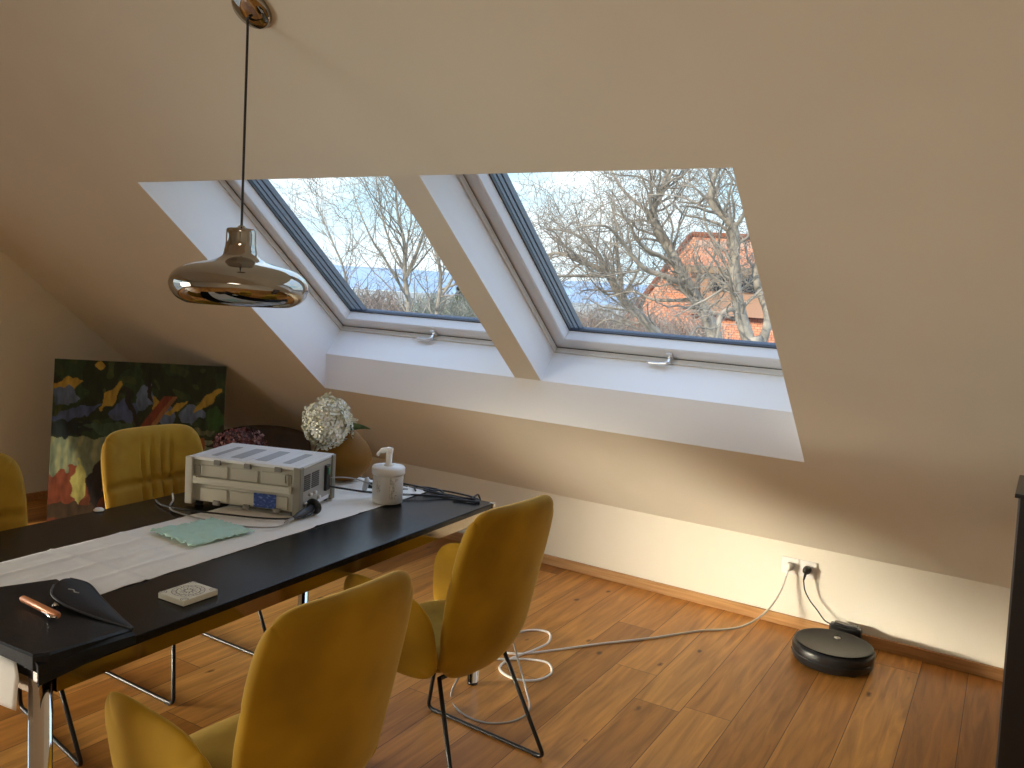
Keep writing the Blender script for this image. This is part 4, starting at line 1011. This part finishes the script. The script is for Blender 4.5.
# ------------------------------------------------------------------ light
w = D.worlds.new('World'); bpy.context.scene.world = w; w.use_nodes = True; nt = w.node_tree; L = nt.links.new
bg = nt.nodes['Background']; tc = nt.nodes.new('ShaderNodeTexCoord')
sep = nt.nodes.new('ShaderNodeSeparateXYZ'); L(tc.outputs['Generated'], sep.inputs[0])
gr = nt.nodes.new('ShaderNodeValToRGB'); e = gr.color_ramp.elements
e[0].position = 0; e[0].color = (.50, .60, .66, 1); e[1].position = .9; e[1].color = (.50, .78, 1.45, 1)
k = gr.color_ramp.elements.new(.14); k.color = (.31, .49, .60, 1)
L(sep.outputs['Z'], gr.inputs['Fac'])
mp = nt.nodes.new('ShaderNodeMapping'); mp.inputs['Scale'].default_value = (1.6, 1.6, 5.5); mp.inputs['Location'].default_value = (.4, .9, .35); L(tc.outputs['Generated'], mp.inputs['Vector'])
no = nt.nodes.new('ShaderNodeTexNoise'); no.inputs['Scale'].default_value = 2.2; no.inputs['Detail'].default_value = 7; no.inputs['Roughness'].default_value = .55; L(mp.outputs['Vector'], no.inputs['Vector'])
cr = nt.nodes.new('ShaderNodeValToRGB'); cr.color_ramp.elements[0].position = .42; cr.color_ramp.elements[0].color = (0, 0, 0, 1); cr.color_ramp.elements[1].position = .56; cr.color_ramp.elements[1].color = (1, 1, 1, 1)
L(no.outputs['Fac'], cr.inputs['Fac'])
mx = nt.nodes.new('ShaderNodeMix'); mx.data_type = 'RGBA'; L(cr.outputs['Color'], mx.inputs[0]); L(gr.outputs['Color'], mx.inputs[6]); mx.inputs[7].default_value = (.60, .66, .685, 1)
L(mx.outputs[2], bg.inputs['Color']); bg.inputs['Strength'].default_value = 1.8

def sun(az_from, el, e_, col, ang):
    l = D.lights.new('sun', 'SUN'); l.energy = e_; l.color = col; l.angle = R(ang); o = D.objects.new('sun', l); COL.objects.link(o)
    d = Vector((math.sin(R(az_from)) * math.cos(R(el)), math.cos(R(az_from)) * math.cos(R(el)), math.sin(R(el))))
    o.rotation_euler = d.to_track_quat('Z', 'Y').to_euler(); return o
sun(196, 33, 3.8, (1, .90, .75), 1.0)
def area(name, loc, target, sx, sy, e_, col):
    l = D.lights.new(name, 'AREA'); l.shape = 'RECTANGLE'; l.size = sx; l.size_y = sy; l.energy = e_; l.color = col
    o = D.objects.new(name, l); COL.objects.link(o); o.location = loc
    o.rotation_euler = (Vector(loc) - Vector(target)).to_track_quat('Z', 'Y').to_euler(); return o
k_ = area('low_sunlight_through_window_3', (-6.40, -.35, .56), (-.50, 4.43, .17), 2.0, .55, 13, (1, .86, .66)); k_.data.spread = R(17)
d_ = area('daylight_in_window_3', (XL + .08, -1.5, .95), (-1.6, 1.1, .60), 1.9, 1.2, 23, (1, .94, .80)); d_.data.spread = R(66)
area('room_fill_light', (.8, -1.6, 2.85), (.8, -1.6, 0), 1.6, 1.2, 28, (1, .92, .76))  # added fill behind the camera, standing for no known lamp

# ------------------------------------------------------------------ camera
f_px = 850.6
Xc = Vector((.8415, .1102, -.5290)); Xc.normalize(); Zc = -Vector((-521, 8066, f_px)).normalized(); Zc = (Zc - Xc * Zc.dot(Xc)).normalized(); Yc = Zc.cross(Xc)
right = Vector((Xc.x, Yc.x, Zc.x)); down = Vector((Xc.y, Yc.y, Zc.y)); fwd = Vector((Xc.z, Yc.z, Zc.z))
cam = D.cameras.new('Camera'); co = D.objects.new('Camera', cam); COL.objects.link(co)
Mw = Matrix((right, -down, -fwd)).transposed().to_4x4(); Mw.translation = (0, 0, 1.62); co.matrix_world = Mw
cam.sensor_width = 36; cam.lens = 36 * f_px / 1024; cam.clip_start = .05; cam.clip_end = 6000
sc = bpy.context.scene; sc.camera = co
sc.view_settings.view_transform = 'Standard'; sc.view_settings.look = 'None'; sc.view_settings.gamma = 1; sc.view_settings.use_curve_mapping = False
sc.view_settings.exposure = .38
